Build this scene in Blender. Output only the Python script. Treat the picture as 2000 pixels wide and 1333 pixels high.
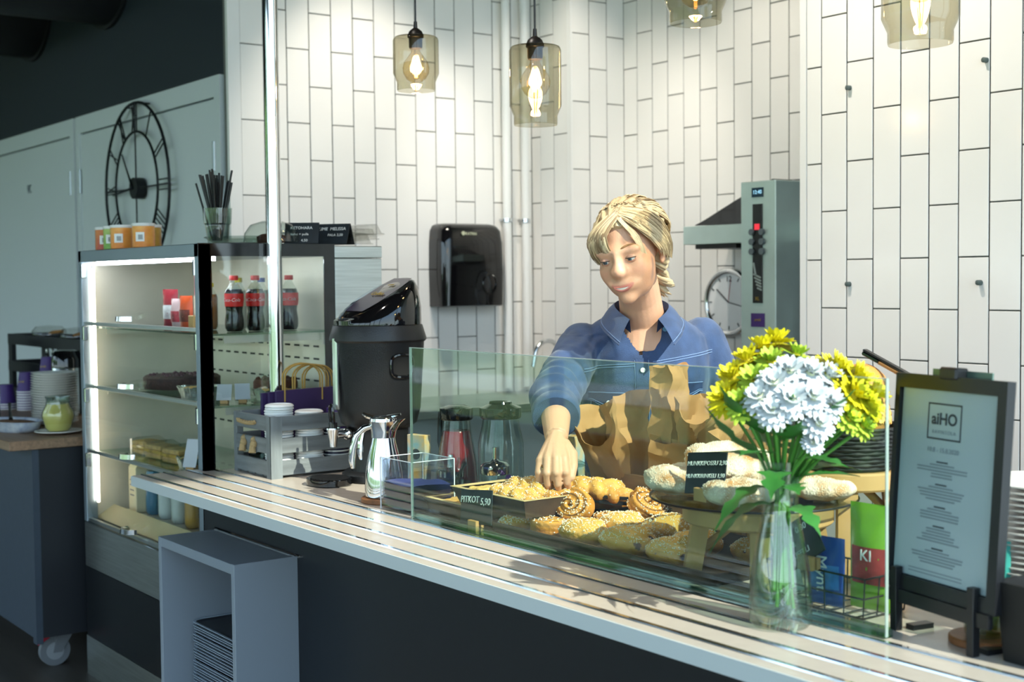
import bpy, bmesh, math, random
from mathutils import Vector, Matrix, noise as mnoise
random.seed(7)
PI = math.pi
for o in list(bpy.data.objects): bpy.data.objects.remove(o)
SC = bpy.context.scene
COL = SC.collection

# ------------------------------------------------------------------ camera
cd = bpy.data.cameras.new('camera'); cam = bpy.data.objects.new('camera', cd); COL.objects.link(cam)
cd.sensor_width = 36; cd.lens = 47.65; cd.clip_start = .05; cd.clip_end = 300
cam.matrix_world = Matrix(((.59279905, -.03113852, .80474821, 0), (.80528645, .03551242, -.59182143, 0),
                           (-.01015011, .99888401, .04612716, 1.40), (0, 0, 0, 1)))
cd.dof.use_dof = True; cd.dof.focus_distance = 3.05; cd.dof.aperture_fstop = 5.0
SC.camera = cam
# ------------------------------------------------------------------ sky, sun, exposure
W = bpy.data.worlds.new('world'); SC.world = W; W.use_nodes = True
wn = W.node_tree.nodes; wl = W.node_tree.links
tcw = wn.new('ShaderNodeTexCoord'); spw = wn.new('ShaderNodeSeparateXYZ'); rmp = wn.new('ShaderNodeValToRGB')
rmp.color_ramp.elements[0].position = .0; rmp.color_ramp.elements[0].color = (.80, .90, 1.0, 1)
rmp.color_ramp.elements[1].position = .7; rmp.color_ramp.elements[1].color = (.38, .60, 1.0, 1)
wl.new(tcw.outputs['Generated'], spw.inputs[0]); wl.new(spw.outputs['Z'], rmp.inputs[0])
wn['Background'].inputs['Strength'].default_value = 2.75
wl.new(rmp.outputs[0], wn['Background'].inputs['Color'])
sd = bpy.data.lights.new('sun', 'SUN'); sun = bpy.data.objects.new('sun', sd); COL.objects.link(sun)
sd.energy = 6.8; sd.angle = math.radians(.6); sd.color = (1, .91, .79)
sun.rotation_euler = Vector((-1, -.04, -.74)).to_track_quat('-Z', 'Y').to_euler(); sun.location = (6, 2, 6)
VS = SC.view_settings
VS.view_transform = 'Standard'; VS.look = 'None'; VS.exposure = 0.68; VS.gamma = 1; VS.use_curve_mapping = False
try:
    SC.cycles.use_denoising = True; SC.cycles.denoiser = 'OPENIMAGEDENOISE'
    SC.cycles.max_bounces = 10; SC.cycles.transparent_max_bounces = 24; SC.cycles.caustics_reflective = False
    SC.cycles.caustics_refractive = False; SC.cycles.sample_clamp_indirect = 6
except Exception: pass

# ------------------------------------------------------------------ materials
def lin(h):
    if not isinstance(h, str): return tuple(h)[:3]
    h = h.lstrip('#'); c = [int(h[i:i+2], 16)/255 for i in (0, 2, 4)]
    return tuple(x/12.92 if x <= .04045 else ((x+.055)/1.055)**2.4 for x in c)
MATS = {}
def mat(name, col, rough=.5, metal=0, trans=0, ior=1.45, spec=.5, noise=None, bump=None, emit=0, coat=0, sub=0, attr=None, stretch=None, sheen=0, mixcol=None):
    """noise=(scale, amount): lightness variation; mixcol: second colour instead; bump=(scale, strength)"""
    if name in MATS: return MATS[name]
    m = bpy.data.materials.new(name); m.use_nodes = True; nt = m.node_tree; p = nt.nodes['Principled BSDF']
    c = lin(col); I = p.inputs
    I['Base Color'].default_value = (*c, 1); I['Roughness'].default_value = rough; I['Metallic'].default_value = metal
    I['Transmission Weight'].default_value = trans; I['IOR'].default_value = ior; I['Specular IOR Level'].default_value = spec
    I['Coat Weight'].default_value = coat; I['Sheen Weight'].default_value = sheen
    if sub: I['Subsurface Weight'].default_value = sub; I['Subsurface Radius'].default_value = (.012, .005, .003)
    if emit: I['Emission Color'].default_value = (*c, 1); I['Emission Strength'].default_value = emit
    src = None
    if attr:
        a = nt.nodes.new('ShaderNodeVertexColor'); a.layer_name = attr; src = a.outputs['Color']; nt.links.new(src, I['Base Color'])
    if noise or bump:
        tc = nt.nodes.new('ShaderNodeTexCoord'); vec = tc.outputs['Object']
        if stretch:
            mp = nt.nodes.new('ShaderNodeMapping'); mp.inputs['Scale'].default_value = stretch; nt.links.new(vec, mp.inputs['Vector']); vec = mp.outputs['Vector']
    if noise:
        n = nt.nodes.new('ShaderNodeTexNoise'); n.inputs['Scale'].default_value = noise[0]; n.inputs['Detail'].default_value = 5; nt.links.new(vec, n.inputs['Vector'])
        cr = nt.nodes.new('ShaderNodeValToRGB'); cr.color_ramp.elements[0].position = .3; cr.color_ramp.elements[1].position = .7
        a = noise[1]
        lo = lin(mixcol) if mixcol else tuple(max(0, x*(1-a)) for x in c); hi = c if mixcol else tuple(min(1, x*(1+a)) for x in c)
        if src:
            lo = (1-a,)*3; hi = (min(1, 1+a),)*3
        cr.color_ramp.elements[0].color = (*lo, 1); cr.color_ramp.elements[1].color = (*hi, 1)
        nt.links.new(n.outputs['Fac'], cr.inputs['Fac'])
        if src:
            mx = nt.nodes.new('ShaderNodeMix'); mx.data_type = 'RGBA'; mx.blend_type = 'MULTIPLY'; mx.inputs[0].default_value = 1
            nt.links.new(src, mx.inputs[6]); nt.links.new(cr.outputs[0], mx.inputs[7]); nt.links.new(mx.outputs[2], I['Base Color'])
        else: nt.links.new(cr.outputs['Color'], I['Base Color'])
    if bump:
        n2 = nt.nodes.new('ShaderNodeTexNoise'); n2.inputs['Scale'].default_value = bump[0]; n2.inputs['Detail'].default_value = 4; nt.links.new(vec, n2.inputs['Vector'])
        b = nt.nodes.new('ShaderNodeBump'); b.inputs['Strength'].default_value = bump[1]; b.inputs['Distance'].default_value = .004
        nt.links.new(n2.outputs['Fac'], b.inputs['Height']); nt.links.new(b.outputs[0], I['Normal'])
    MATS[name] = m; return m
def pane(name, tint='#ffffff', ior=1.5, k=1.0, rough=0):
    """thin sheet glass: clear transmission plus a Fresnel mirror reflection"""
    if name in MATS: return MATS[name]
    m = bpy.data.materials.new(name); m.use_nodes = True; nt = m.node_tree; N = nt.nodes; L = nt.links
    N.remove(N['Principled BSDF'])
    t = N.new('ShaderNodeBsdfTransparent'); t.inputs[0].default_value = (*lin(tint), 1)
    g = N.new('ShaderNodeBsdfGlossy'); g.inputs['Roughness'].default_value = rough
    f = N.new('ShaderNodeLayerWeight'); f.inputs['Blend'].default_value = .5
    pw = N.new('ShaderNodeMath'); pw.operation = 'POWER'; pw.inputs[1].default_value = 5; L.new(f.outputs['Facing'], pw.inputs[0])
    f0 = ((ior-1)/(ior+1))**2*k
    mu = N.new('ShaderNodeMath'); mu.operation = 'MULTIPLY_ADD'; mu.inputs[1].default_value = 1-f0; mu.inputs[2].default_value = f0; mu.use_clamp = True
    mx = N.new('ShaderNodeMixShader'); L.new(pw.outputs[0], mu.inputs[0]); L.new(mu.outputs[0], mx.inputs[0])
    L.new(t.outputs[0], mx.inputs[1]); L.new(g.outputs[0], mx.inputs[2]); L.new(mx.outputs[0], N['Material Output'].inputs[0])
    MATS[name] = m; return m

# ------------------------------------------------------------------ mesh helpers
class MB:
    def __init__(s): s.v = []; s.f = []; s.c = None
    def box(s, x0, y0, z0, x1, y1, z1):
        n = len(s.v)
        s.v += [(x, y, z) for z in (z0, z1) for y in (y0, y1) for x in (x0, x1)]
        s.f += [tuple(n+i for i in q) for q in ((0, 2, 3, 1), (4, 5, 7, 6), (0, 1, 5, 4), (2, 6, 7, 3), (0, 4, 6, 2), (1, 3, 7, 5))]
        return s
    def hexa(s, bot, top):
        n = len(s.v); s.v += [tuple(p) for p in bot] + [tuple(p) for p in top]
        s.f += [(n+3, n+2, n+1, n), (n+4, n+5, n+6, n+7)] + [(n+i, n+(i+1) % 4, n+4+(i+1) % 4, n+4+i) for i in range(4)]
        return s
    def tri(s, pts): n = len(s.v); s.v += [tuple(p) for p in pts]; s.f.append(tuple(range(n, n+len(pts)))); return s
    def obox(s, c, size, rot=None):
        M = rot or Matrix.Identity(3); n = len(s.v); h = Vector(size)/2
        b = MB().box(-h.x, -h.y, -h.z, h.x, h.y, h.z)
        s.v += [tuple(Vector(c)+M @ Vector(p)) for p in b.v]; s.f += [tuple(i+n for i in q) for q in b.f]; return s
    def rings(s, rs, close=True, cap0=True, cap1=True):
        n = len(s.v); k = len(rs[0])
        for r in rs: s.v += [tuple(p) for p in r]
        for i in range(len(rs)-1):
            for j in range(k if close else k-1):
                a = n+i*k+j; b = n+i*k+(j+1) % k; s.f.append((a, b, b+k, a+k))
        if cap0: s.f.append(tuple(n+j for j in reversed(range(k))))
        if cap1: s.f.append(tuple(n+(len(rs)-1)*k+j for j in range(k)))
        return s
    def lathe(s, prof, n=24, c=(0, 0, 0), cap0=True, cap1=True, sx=1, sy=1):
        return s.rings([[(c[0]+max(r, 1e-5)*sx*math.cos(2*PI*j/n), c[1]+max(r, 1e-5)*sy*math.sin(2*PI*j/n), c[2]+z) for j in range(n)] for r, z in prof], True, cap0, cap1)
    def tube(s, pts, r, n=8, cap=True, flat=None):
        P = [Vector(p) for p in pts]; rs = []; R = r if isinstance(r, (list, tuple)) else [r]*len(P); up = None
        for i, p in enumerate(P):
            t = (P[min(i+1, len(P)-1)]-P[max(i-1, 0)]); t = t.normalized() if t.length > 1e-9 else Vector((0, 0, 1))
            if up is None: up = t.orthogonal().normalized() if flat is None else (Vector(flat)-t*t.dot(Vector(flat))).normalized()
            up = (up-t*t.dot(up)); up = up.normalized() if up.length > 1e-6 else t.orthogonal().normalized()
            w = t.cross(up); k = .35 if flat is not None else 1
            rs.append([p+(up*math.cos(a)*k+w*math.sin(a))*R[i] for a in [2*PI*j/n for j in range(n)]])
        return s.rings(rs, True, cap, cap)
    def cyl(s, a, b, r, r2=None, n=16): return s.tube([a, b], [r, r if r2 is None else r2], n)
    def sph(s, c, r, n=12, m=8, sc=(1, 1, 1), rot=None):
        Rm = rot or Matrix.Identity(3)
        return s.rings([[Vector(c)+Rm @ Vector((r*sc[0]*math.sin(t)*math.cos(2*PI*j/n), r*sc[1]*math.sin(t)*math.sin(2*PI*j/n), r*sc[2]*math.cos(t))) for j in range(n)] for t in [PI-(PI-2e-2)*i/m-1e-2 for i in range(m+1)]])
    def prism(s, poly, h0, h1, fn):
        """fn(u, v, h) -> point"""
        n = len(s.v); k = len(poly); s.v += [tuple(fn(u, v, h0)) for u, v in poly]+[tuple(fn(u, v, h1)) for u, v in poly]
        s.f += [tuple(n+i for i in reversed(range(k))), tuple(n+k+i for i in range(k))]+[(n+i, n+(i+1) % k, n+k+(i+1) % k, n+k+i) for i in range(k)]
        return s
    def grid(s, fn, nu, nv):
        n = len(s.v); s.v += [tuple(fn(i/nu, j/nv)) for j in range(nv+1) for i in range(nu+1)]
        s.f += [(n+j*(nu+1)+i, n+j*(nu+1)+i+1, n+(j+1)*(nu+1)+i+1, n+(j+1)*(nu+1)+i) for j in range(nv) for i in range(nu)]
        return s
    def xf(s, M, start=0):
        s.v[start:] = [tuple(M @ Vector(p)) for p in s.v[start:]]; return s
    def mesh(s, name, m, smooth=False, bevel=0, seg=1, fix=True):
        me = bpy.data.meshes.new(name); me.from_pydata([tuple(p) for p in s.v], [], s.f)
        if bevel or fix:
            bm = bmesh.new(); bm.from_mesh(me)
            if bevel: bmesh.ops.bevel(bm, geom=[e for e in bm.edges], offset=bevel, segments=seg, affect='EDGES', profile=.5, clamp_overlap=True)
            if fix: bmesh.ops.recalc_face_normals(bm, faces=bm.faces)
            bm.to_mesh(me); bm.free()
        if smooth:
            me.polygons.foreach_set('use_smooth', [True]*len(me.polygons))
            me.set_sharp_from_angle(angle=math.radians(smooth if smooth > 1 else 38))
        if m: me.materials.append(m)
        return me
    def build(s, name, m, parent=None, smooth=False, bevel=0, seg=1, fix=True, **kw):
        return link(name, s.mesh(name, m, smooth, bevel, seg, fix), parent, **kw)
def link(name, me, parent=None, loc=None, rot=None, **kw):
    o = bpy.data.objects.new(name, me); COL.objects.link(o)
    if parent: o.parent = parent
    if loc: o.location = loc
    if rot: o.rotation_euler = rot
    for k, v in kw.items():
        if v is not None: o[k] = v
    return o
def thing(name, label, category, loc=(0, 0, 0), rz=0, group=None, rot=None):
    return link(name, None, None, loc, rot or (0, 0, rz), label=label, category=category, group=group)
def dup(o, loc=None, rz=None, label=None, group=None, parent=None, rot=None, scale=None):
    c = o.copy(); COL.objects.link(c); c.parent = parent
    if parent is None:
        if loc: c.location = loc
        if rz is not None: c.rotation_euler = (0, 0, rz)
        if rot: c.rotation_euler = rot
        if scale: c.scale = scale
        if label: c['label'] = label
        if group: c['group'] = group
    for ch in list(o.children): dup(ch, parent=c)
    return c
def text(s, size, m, name='lettering', parent=None, loc=(0, 0, 0), rot=(0, 0, 0), align='CENTER', depth=.0004, sx=1, shear=0, spacing=1, bold=0):
    cu = bpy.data.curves.new(name, 'FONT'); cu.body = s; cu.size = size; cu.align_x = align; cu.align_y = 'CENTER'; cu.extrude = depth; cu.shear = shear
    cu.space_character = spacing; cu.offset = bold; cu.resolution_u = 3
    t = bpy.data.objects.new(name, cu); COL.objects.link(t); dg = bpy.context.evaluated_depsgraph_get(); dg.update()
    me = bpy.data.meshes.new_from_object(t.evaluated_get(dg)); bpy.data.objects.remove(t); bpy.data.curves.remove(cu)
    me.materials.clear(); me.materials.append(m)
    o = link(name, me, parent, loc, rot); o.scale = (sx, 1, 1); return o
def remesh(mb, voxel, smooth=4, fac=.5):
    me = bpy.data.meshes.new('tmp'); me.from_pydata([tuple(p) for p in mb.v], [], mb.f)
    bm = bmesh.new(); bm.from_mesh(me); bmesh.ops.recalc_face_normals(bm, faces=bm.faces); bm.to_mesh(me); bm.free()
    o = bpy.data.objects.new('tmp', me); COL.objects.link(o)
    md = o.modifiers.new('r', 'REMESH'); md.mode = 'VOXEL'; md.voxel_size = voxel; md.use_smooth_shade = True
    if smooth:
        ms = o.modifiers.new('s', 'SMOOTH'); ms.factor = fac; ms.iterations = smooth
    dg = bpy.context.evaluated_depsgraph_get(); dg.update()
    out = bpy.data.meshes.new_from_object(o.evaluated_get(dg)); bpy.data.objects.remove(o)
    return out
def vcol(me, fn, name='tint'):
    a = me.color_attributes.new(name, 'FLOAT_COLOR', 'POINT'); d = []
    for c, n in [(v.co.copy(), v.normal.copy()) for v in me.vertices]: d += [*fn(c, n), 1]
    a.data.foreach_set('color', d)
def displace(me, fn):
    N = [(v.co.copy(), v.normal.copy()) for v in me.vertices]; out = []
    for c, n in N: out += [*(c+n*fn(c, n))]
    me.vertices.foreach_set('co', out); me.update()
def RZ(a): return Matrix.Rotation(a, 3, 'Z')
def RX(a): return Matrix.Rotation(a, 3, 'X')
def RY(a): return Matrix.Rotation(a, 3, 'Y')
def nz(x, y=0, z=0): return mnoise.noise(Vector((x, y, z)))

CLEAR = pane('clear_glass', '#f4fbf7', 1.5)
CHROME = mat('chrome', '#d8dadb', .08, 1)
STEEL = mat('brushed_steel', '#b9bfbd', .32, 1, noise=(6, .12), stretch=(1, 1, 30))
BLACKP = mat('black_plastic', '#121214', .35)
BLACKG = mat('black_gloss', '#0b0b0d', .06, coat=.5)
WHITEP = mat('white_plastic', '#e9e9e6', .4)
WHITEC = mat('white_china', '#eceae4', .18)
CHALK = mat('chalkboard', '#1c252c', .6, noise=(30, .2))
CHALKW = mat('chalk_white', '#e8ecec', .8)
PINE = mat('pale_pine', '#b88f5c', .55, noise=(9, .22), stretch=(1, 1, .12))
# ------------------------------------------------------------------ the room
ZC = .845
floor_m = mat('floor_boards', '#4b4640', .45, noise=(3, .25), stretch=(.3, 4, 1))
MB().box(-16, -4.2, -.1, 2.2, 6, 0).build('floor', floor_m, kind='structure')
ceil_m = mat('ceiling_black', '#0c0f13', .8)
MB().box(-16, -3.8, 4.5, 1.25, 6, 4.65).build('ceiling', ceil_m, kind='structure')
GROUT = mat('grout', '#70716c', .9)
TILE = mat('white_tile', '#e9e7e2', .13, noise=(2.2, .03), bump=(7, .02))
WPAINT = mat('white_trim_paint', '#e6e5e1', .35)
JT = .0042
TC = {}
def tile_mesh(w, h):
    k = (round(w, 4), round(h, 4))
    if k not in TC: TC[k] = MB().box(-w/2, -.004, -h/2, w/2, 0, h/2).mesh('tile', TILE, bevel=.0012)
    return TC[k]
def tiled(name, a, b, nrm, cols, z0, z1, phase, back=.06, e0=0, e1=0):
    """a..b: plan line of the tile face (left to right seen from the front), cols: distances along it, phase(i)-> a joint height"""
    a = Vector((*a, 0)); b = Vector((*b, 0)); u = (b-a).normalized(); n = Vector((*nrm, 0)); L = (b-a).length
    f = lambda s, d, z: a+u*s+n*d+Vector((0, 0, z))
    w = MB().prism([(-e0, 0), (L+e1, 0), (L+e1, 4.5), (-e0, 4.5)], -.0036, -back, lambda s, z, d: f(s, d, z)).build(name, GROUT, kind='structure')
    ang = math.atan2(u.y, u.x)
    for i in range(len(cols)-1):
        s0, s1 = cols[i], cols[i+1]; z = phase(i)
        while z > z0: z -= .303
        while z < z1:
            zb = max(z, z0); zt = z+.303
            me = tile_mesh(s1-s0-JT, zt-zb-JT); p = f((s0+s1)/2, random.uniform(-.0006, .0004), (zb+zt)/2)
            t = link('tile', me, w, p, (random.uniform(-.0012, .0012), 0, ang+random.uniform(-.0012, .0012))); z += .303
    return w
pl = lambda s, n, p=.1031: [s+i*p for i in range(n+1)]
# left wall faces +X (seen from the front its left end is the small-Y end)
tiled('wall_left', (-5.045, 2.33), (-5.045, 3.836), (1, 0), [.041]+[.041+.1035*i for i in range(1, 14)]+[1.502], .85, 2.75, lambda i: 2.352 if i % 2 == 0 else 2.2005, e1=.06)
tiled('wall_recess', (-5.045, 3.836), (-4.753, 3.836), (0, -1), [.002, .07, .169, .275], .85, 2.75, lambda i: 1.747 if i % 2 == 0 else 1.8988, e0=.06)
tiled('wall_pier', (-4.753, 3.836), (-4.753, 4.149), (1, 0), [.004, .105, .208, .311], .85, 2.75, lambda i: 2.191 if i % 2 == 0 else 2.3426, e1=.06)
tiled('wall_back', (-4.753, 4.149), (-2.7, 4.149), (0, -1), [.002, .095]+[.095+.1013*i for i in range(1, 16)], .85, 2.75, lambda i: 2.050 if i % 2 == 0 else 2.2016, e0=.06)
tiled('wall_right', (-2.957, 3.335), (-.2, 3.335), (0, -1), [.02, .081]+[.081+.1008*i for i in range(1, 26)], .5, 2.75, lambda i: 2.054 if i % 2 == 0 else 1.903, back=.12)
MB().box(-5.06, 2.318, 0, -5.0395, 2.371, 4.5).build('trim_1', WPAINT, kind='structure')
MB().box(-4.772, 3.8285, 0, -4.7475, 3.842, 4.5).build('trim_2', WPAINT, kind='structure')
MB().box(-2.962, 3.329, 0, -2.937, 3.456, 4.5).build('trim_3', WPAINT, kind='structure')
MB().box(-2.7, 4.15, 0, 1.2, 4.3, 4.5).build('wall_kitchen', WPAINT, kind='structure')
# dark wall with the doors, facing -Y
DARKW = mat('wall_dark_blue', '#1b242d', .55)
MB().box(-16, 2.345, 0, -5.06, 2.47, 4.5).build('wall_far', DARKW, kind='structure')
MB().box(-16.1, -4, 0, -16, 6, 4.5).build('wall_end', DARKW, kind='structure')
DOORM = mat('door_white', '#d3dadb', .4); DOORS = mat('door_seam', '#59626a', .7)
HINGE = mat('hinge_zinc', '#8f9699', .35, 1)
for k, (x0, x1) in enumerate(((-6.865, -5.126), (-8.64, -6.897))):
    d = MB().box(x0, 2.318, .0, x0+.055, 2.345, 2.235).box(x1-.055, 2.318, 0, x1, 2.345, 2.235).box(x0+.055, 2.318, 2.15, x1-.055, 2.345, 2.235).build('door_%d' % (k+1), DOORM, kind='structure')
    MB().box(x0+.055, 2.335, .01, x1-.055, 2.345, 2.15).build('door_rebate', DOORS, d)
    MB().box(x0+.061, 2.324, .01, x1-.061, 2.338, 2.143).build('door_leaf', DOORM, d, bevel=.002)
    for xx in (x0+.058, x1-.058):
        for zz in (1.91, .35): MB().cyl((xx, 2.318, zz-.06), (xx, 2.318, zz+.06), .009, n=10).build('hinge', HINGE, d, smooth=True)
text('WC', .07, mat('sign_grey', '#5d6a78', .5), 'door_sign', bpy.data.objects['door_2'], (-7.66, 2.322, 1.92), (PI/2, 0, 0), sx=.6)
# ceiling ducts, black, upper left
DUCT = mat('duct_black', '#0a0c10', .6)
for x, z, r, lab in ((-6.42, 2.985, .35, 'large black round air duct above the clock'), (-7.58, 2.985, .35, 'large black round air duct above the far door')):
    t = thing('air_duct', lab, 'duct', (x, 2.3, z-r), 0, 'black air ducts under the ceiling')
    MB().cyl((0, -5.9, r), (0, .04, r), r, n=40).build('pipe', DUCT, t, smooth=True)
    MB().tube([(0, .028, r), (0, .043, r)], r+.02, n=40).build('collar', DUCT, t, smooth=True)
    for yy in (-.8, -3.5): MB().cyl((0, yy, 2*r-.01), (0, yy, 4.5-z+r), .008, n=6).build('hanger_rod', DUCT, t)
# window walls: opposite the counter (Y = -3.8) and at the right (X = 1.25)
ALU = mat('window_frame_dark', '#2a2f33', .4, .3)
PANEW = pane('window_glass', '#eef4f2', 1.45, .6)
w = MB().box(-16, -3.85, 0, 1.25, -3.75, .12).box(-16, -3.85, 3.3, 1.25, -3.75, 4.5)
for i in range(11): w.box(-15.9+i*1.7, -3.85, .12, -15.82+i*1.7, -3.75, 3.3)
w = w.build('window_1', ALU, kind='structure')
for i in range(10): MB().box(-15.82+i*1.7, -3.803, .12, -14.2+i*1.7, -3.797, 3.3).build('pane', PANEW, w)
w = MB().box(1.2, -3.75, 0, 1.3, 4.3, .1).box(1.2, -3.75, 4.45, 1.3, 4.3, 4.5)
for y in (-3.75, -2.1, -.45, 2.95, 4.2): w.box(1.2, y, .1, 1.3, y+.08, 4.45)
w = w.build('window_2', ALU, kind='structure')
for y0, y1 in ((-3.67, -2.1), (-2.02, -.45), (-.37, 2.95), (3.03, 4.2)): MB().box(1.247, y0, .1, 1.253, y1, 4.45).build('pane', PANEW, w)
# outdoors, seen in the reflections
GRASS = mat('lawn_grass', '#74854f', .9, noise=(.6, .25), bump=(40, .3))
MB().box(-60, -70, -.2, 40, -3.9, -.12).build('lawn', GRASS, kind='structure', label='sunlit green lawn outside the windows')
MB().box(-60, -9.0, -.12, 40, -7.2, -.1).build('path', mat('gravel_path', '#b8b4a8', .9, noise=(20, .15)), kind='structure')
LEAF0 = mat('hedge_leaf', '#5d7a36', .8, noise=(3, .4))
for x, y, r in ((-34, -24, 4.2), (-27, -27, 3.6), (-20, -25, 3.9), (-47, -22, 4.6), (-12, -28, 4.0)):
    t = thing('tree', 'round leafy green tree standing on the lawn outdoors', 'tree', (x, y, -.12), 0, 'trees on the lawn outdoors')
    MB().cyl((0, 0, 0), (0, 0, r), .28, .2, n=10).build('trunk', mat('bark', '#4f4132', .9), t, smooth=True)
    m = MB()
    for q in range(14):
        a = random.uniform(0, 2*PI); e = random.uniform(-.4, 1); m.sph((math.cos(a)*r*.55, math.sin(a)*r*.55, r*1.35+e*r*.5), r*random.uniform(.35, .55), 9, 6)
    m.build('crown', LEAF0, t, smooth=True)
t = thing('house', 'pale plastered house with a grey roof outdoors', 'building', (-23, -19, -.12))
MB().box(-3, -2, 0, 3, 2, 2.6).build('wall', mat('plaster_pale', '#e6e0cf', .8), t)
MB().prism([(-2.3, 2.6), (2.3, 2.6), (0, 4.2)], -3.3, 3.3, lambda u, v, h: (h, u, v)).build('roof', mat('roof_grey', '#6d7074', .7), t)
for x in (-1.8, 0, 1.8): MB().box(x-.45, 1.98, .9, x+.45, 2.03, 2.0).build('window', mat('window_dark', '#3c464d', .2), t)
for x in (-13.2, -11.6):
    MB().tube([(x-.62, -10.5, -.12)]+[(x-.62*math.cos(a), -10.5, 1.45+.45*math.sin(a)) for a in [PI*i/14 for i in range(15)]]+[(x+.62, -10.5, -.12)], .05, n=8).build('garden_arch', WHITEP, smooth=True, label='white arched garden frame on the lawn outdoors', category='frame', group='white arched frames outdoors')
# small round screws on the right wall
SCREW = mat('screw_cap', '#4d5a58', .5)
for x, z, lab in ((-2.762, 1.975, 'upper grey screw cap on the white tiles beside the recess'), (-2.762, 1.372, 'lower grey screw cap on the white tiles beside the recess'), (-2.282, 1.995, 'upper grey screw cap on the white tiles above the menu stand'), (-2.297, 1.375, 'lower grey screw cap on the white tiles above the menu stand')):
    t = MB().tube([(x, 3.336, z), (x, 3.316, z), (x, 3.3145, z)], [.0075, .0075, .005], n=16).build('screw_cap', SCREW, smooth=True, label=lab, category='screw')
def wb(mb, name, m, parent, smooth=False, bevel=0, seg=1, fix=True, **kw):
    """build from world coordinates under an unrotated parent"""
    o = mb.build(name, m, parent, smooth, bevel, seg, fix, **kw)
    if parent and parent.parent is None: o.location = -parent.location
    return o
# ------------------------------------------------------------------ service counter with tray rails
LAM = mat('counter_laminate', '#b9afa4', .24, noise=(40, .03)); EDGE = mat('counter_edge_shaded', '#c3cacb', .3)  # edge strip is the same laminate, its shade put into the blue-grey
NAVY = mat('counter_front_dark', '#10151b', .36, noise=(60, .08)); GREYP = mat('grey_laminate', '#858e98', .38)
T = thing('service_counter', 'long service counter with pale top, four tray rails and dark blue front', 'counter', (-2, 1.75, 0))
cp = [(-3.768, 1.411), (-.35, 1.411), (-.35, 2.12), (-3.716, 2.12), (-3.716, 1.611), (-3.768, 1.611)]
wt = wb(MB().prism(cp, .817, ZC, lambda u, v, h: (u, v, h)), 'worktop', LAM, T, bevel=.0015)
wb(MB().box(-3.768, 1.408, .816, -.35, 1.411, ZC-.001), 'edge_strip', EDGE, T)
for y in (1.441, 1.508, 1.578, 1.645): wb(MB().prism([(-.0055, -.001), (.0055, -.001), (.004, .0028), (-.004, .0028)], -3.766, -.36, lambda u, v, h, y=y: (h, y+u, ZC+v)), 'tray_rail', CHROME, T)
wb(MB().box(-3.7, 1.6, .06, -3.617, 1.62, .816).box(-3.617, 1.6, .693, -3.118, 1.62, .816).box(-3.118, 1.6, .06, -.36, 1.62, .816), 'front_panel', NAVY, T)
wb(MB().box(-3.7, 1.62, .06, -3.68, 2.06, .816), 'end_panel', NAVY, T)
wb(MB().box(-.38, 1.62, .06, -.36, 2.06, .816), 'end_panel', NAVY, T)
wb(MB().box(-3.0, 2.04, .06, -.38, 2.06, .816), 'back_panel', NAVY, T)
wb(MB().box(-3.69, 1.64, 0, -.37, 1.66, .06), 'plinth', BLACKP, T)
# ------------------------------------------------------------------ tray cabinet and trays
T = thing('tray_cabinet', 'open light grey cabinet for serving trays in front of the counter', 'cabinet', (-3.37, 1.7, 0))
wb(MB().box(-3.615, 1.425, 0, -3.596, 1.98, .6905), 'side_panel', GREYP, T, bevel=.001)
wb(MB().box(-3.139, 1.425, 0, -3.12, 1.98, .691), 'side_panel', GREYP, T, bevel=.001)
wb(MB().box(-3.596, 1.425, .664, -3.139, 1.98, .690), 'top_panel', GREYP, T, bevel=.001)
wb(MB().box(-3.596, 1.96, .0, -3.139, 1.975, .664), 'back_panel', GREYP, T)
wb(MB().tube([(-3.62+.52*i/24, 1.597+random.uniform(-.001, .001), .6925) for i in range(25)], .0035, n=6), 'sealant_bead', CHROME, T, smooth=True)
def rrect(w, d, r, n=5):
    return [(sx*(w/2-r)+r*math.cos(a), sy*(d/2-r)+r*math.sin(a)) for sx, sy, a0 in ((1, 1, 0), (-1, 1, PI/2), (-1, -1, PI), (1, -1, 1.5*PI)) for a in [a0+PI/2*k/n for k in range(n+1)]]
TRAYM = mat('tray_black', '#131418', .4); TRIM = mat('tray_rim_grey', '#9aa6b3', .25)
def ring_loft(m, specs, **k):
    return m.rings([[(x*s, y*s2, z) for x, y in base] for base, s, s2, z in specs], True, **k)
b0 = rrect(.425, .325, .035)
tr = thing('serving_tray', 'black serving tray lying in the tray cabinet stack', 'tray', (-3.372, 1.66, .003), 0, 'serving trays stacked in the grey cabinet')
ring_loft(MB(), [(b0, .95, .935, 0), (b0, .99, .987, .0045), (b0, .97, .96, .0045), (b0, .94, .92, .0012)]).build('body', TRAYM, tr, smooth=True)
ring_loft(MB(), [(b0, .985, .98, .0044), (b0, 1, 1, .0046), (b0, 1, 1, .0064), (b0, .97, .96, .0064), (b0, .968, .958, .0046)], cap0=False, cap1=False).build('rim', TRIM, tr, smooth=True)
NT = 54
for i in range(1, NT):
    z = .003+.0083*i; dx = -.006*math.sin(i/NT*5.2)-.004; top = i == NT-1
    dup(tr, (-3.372+dx+random.uniform(-.0015, .0015), 1.66+random.uniform(-.002, .002), z), 0, 'black serving tray on top of the stack in the grey cabinet' if top else None)
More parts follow.
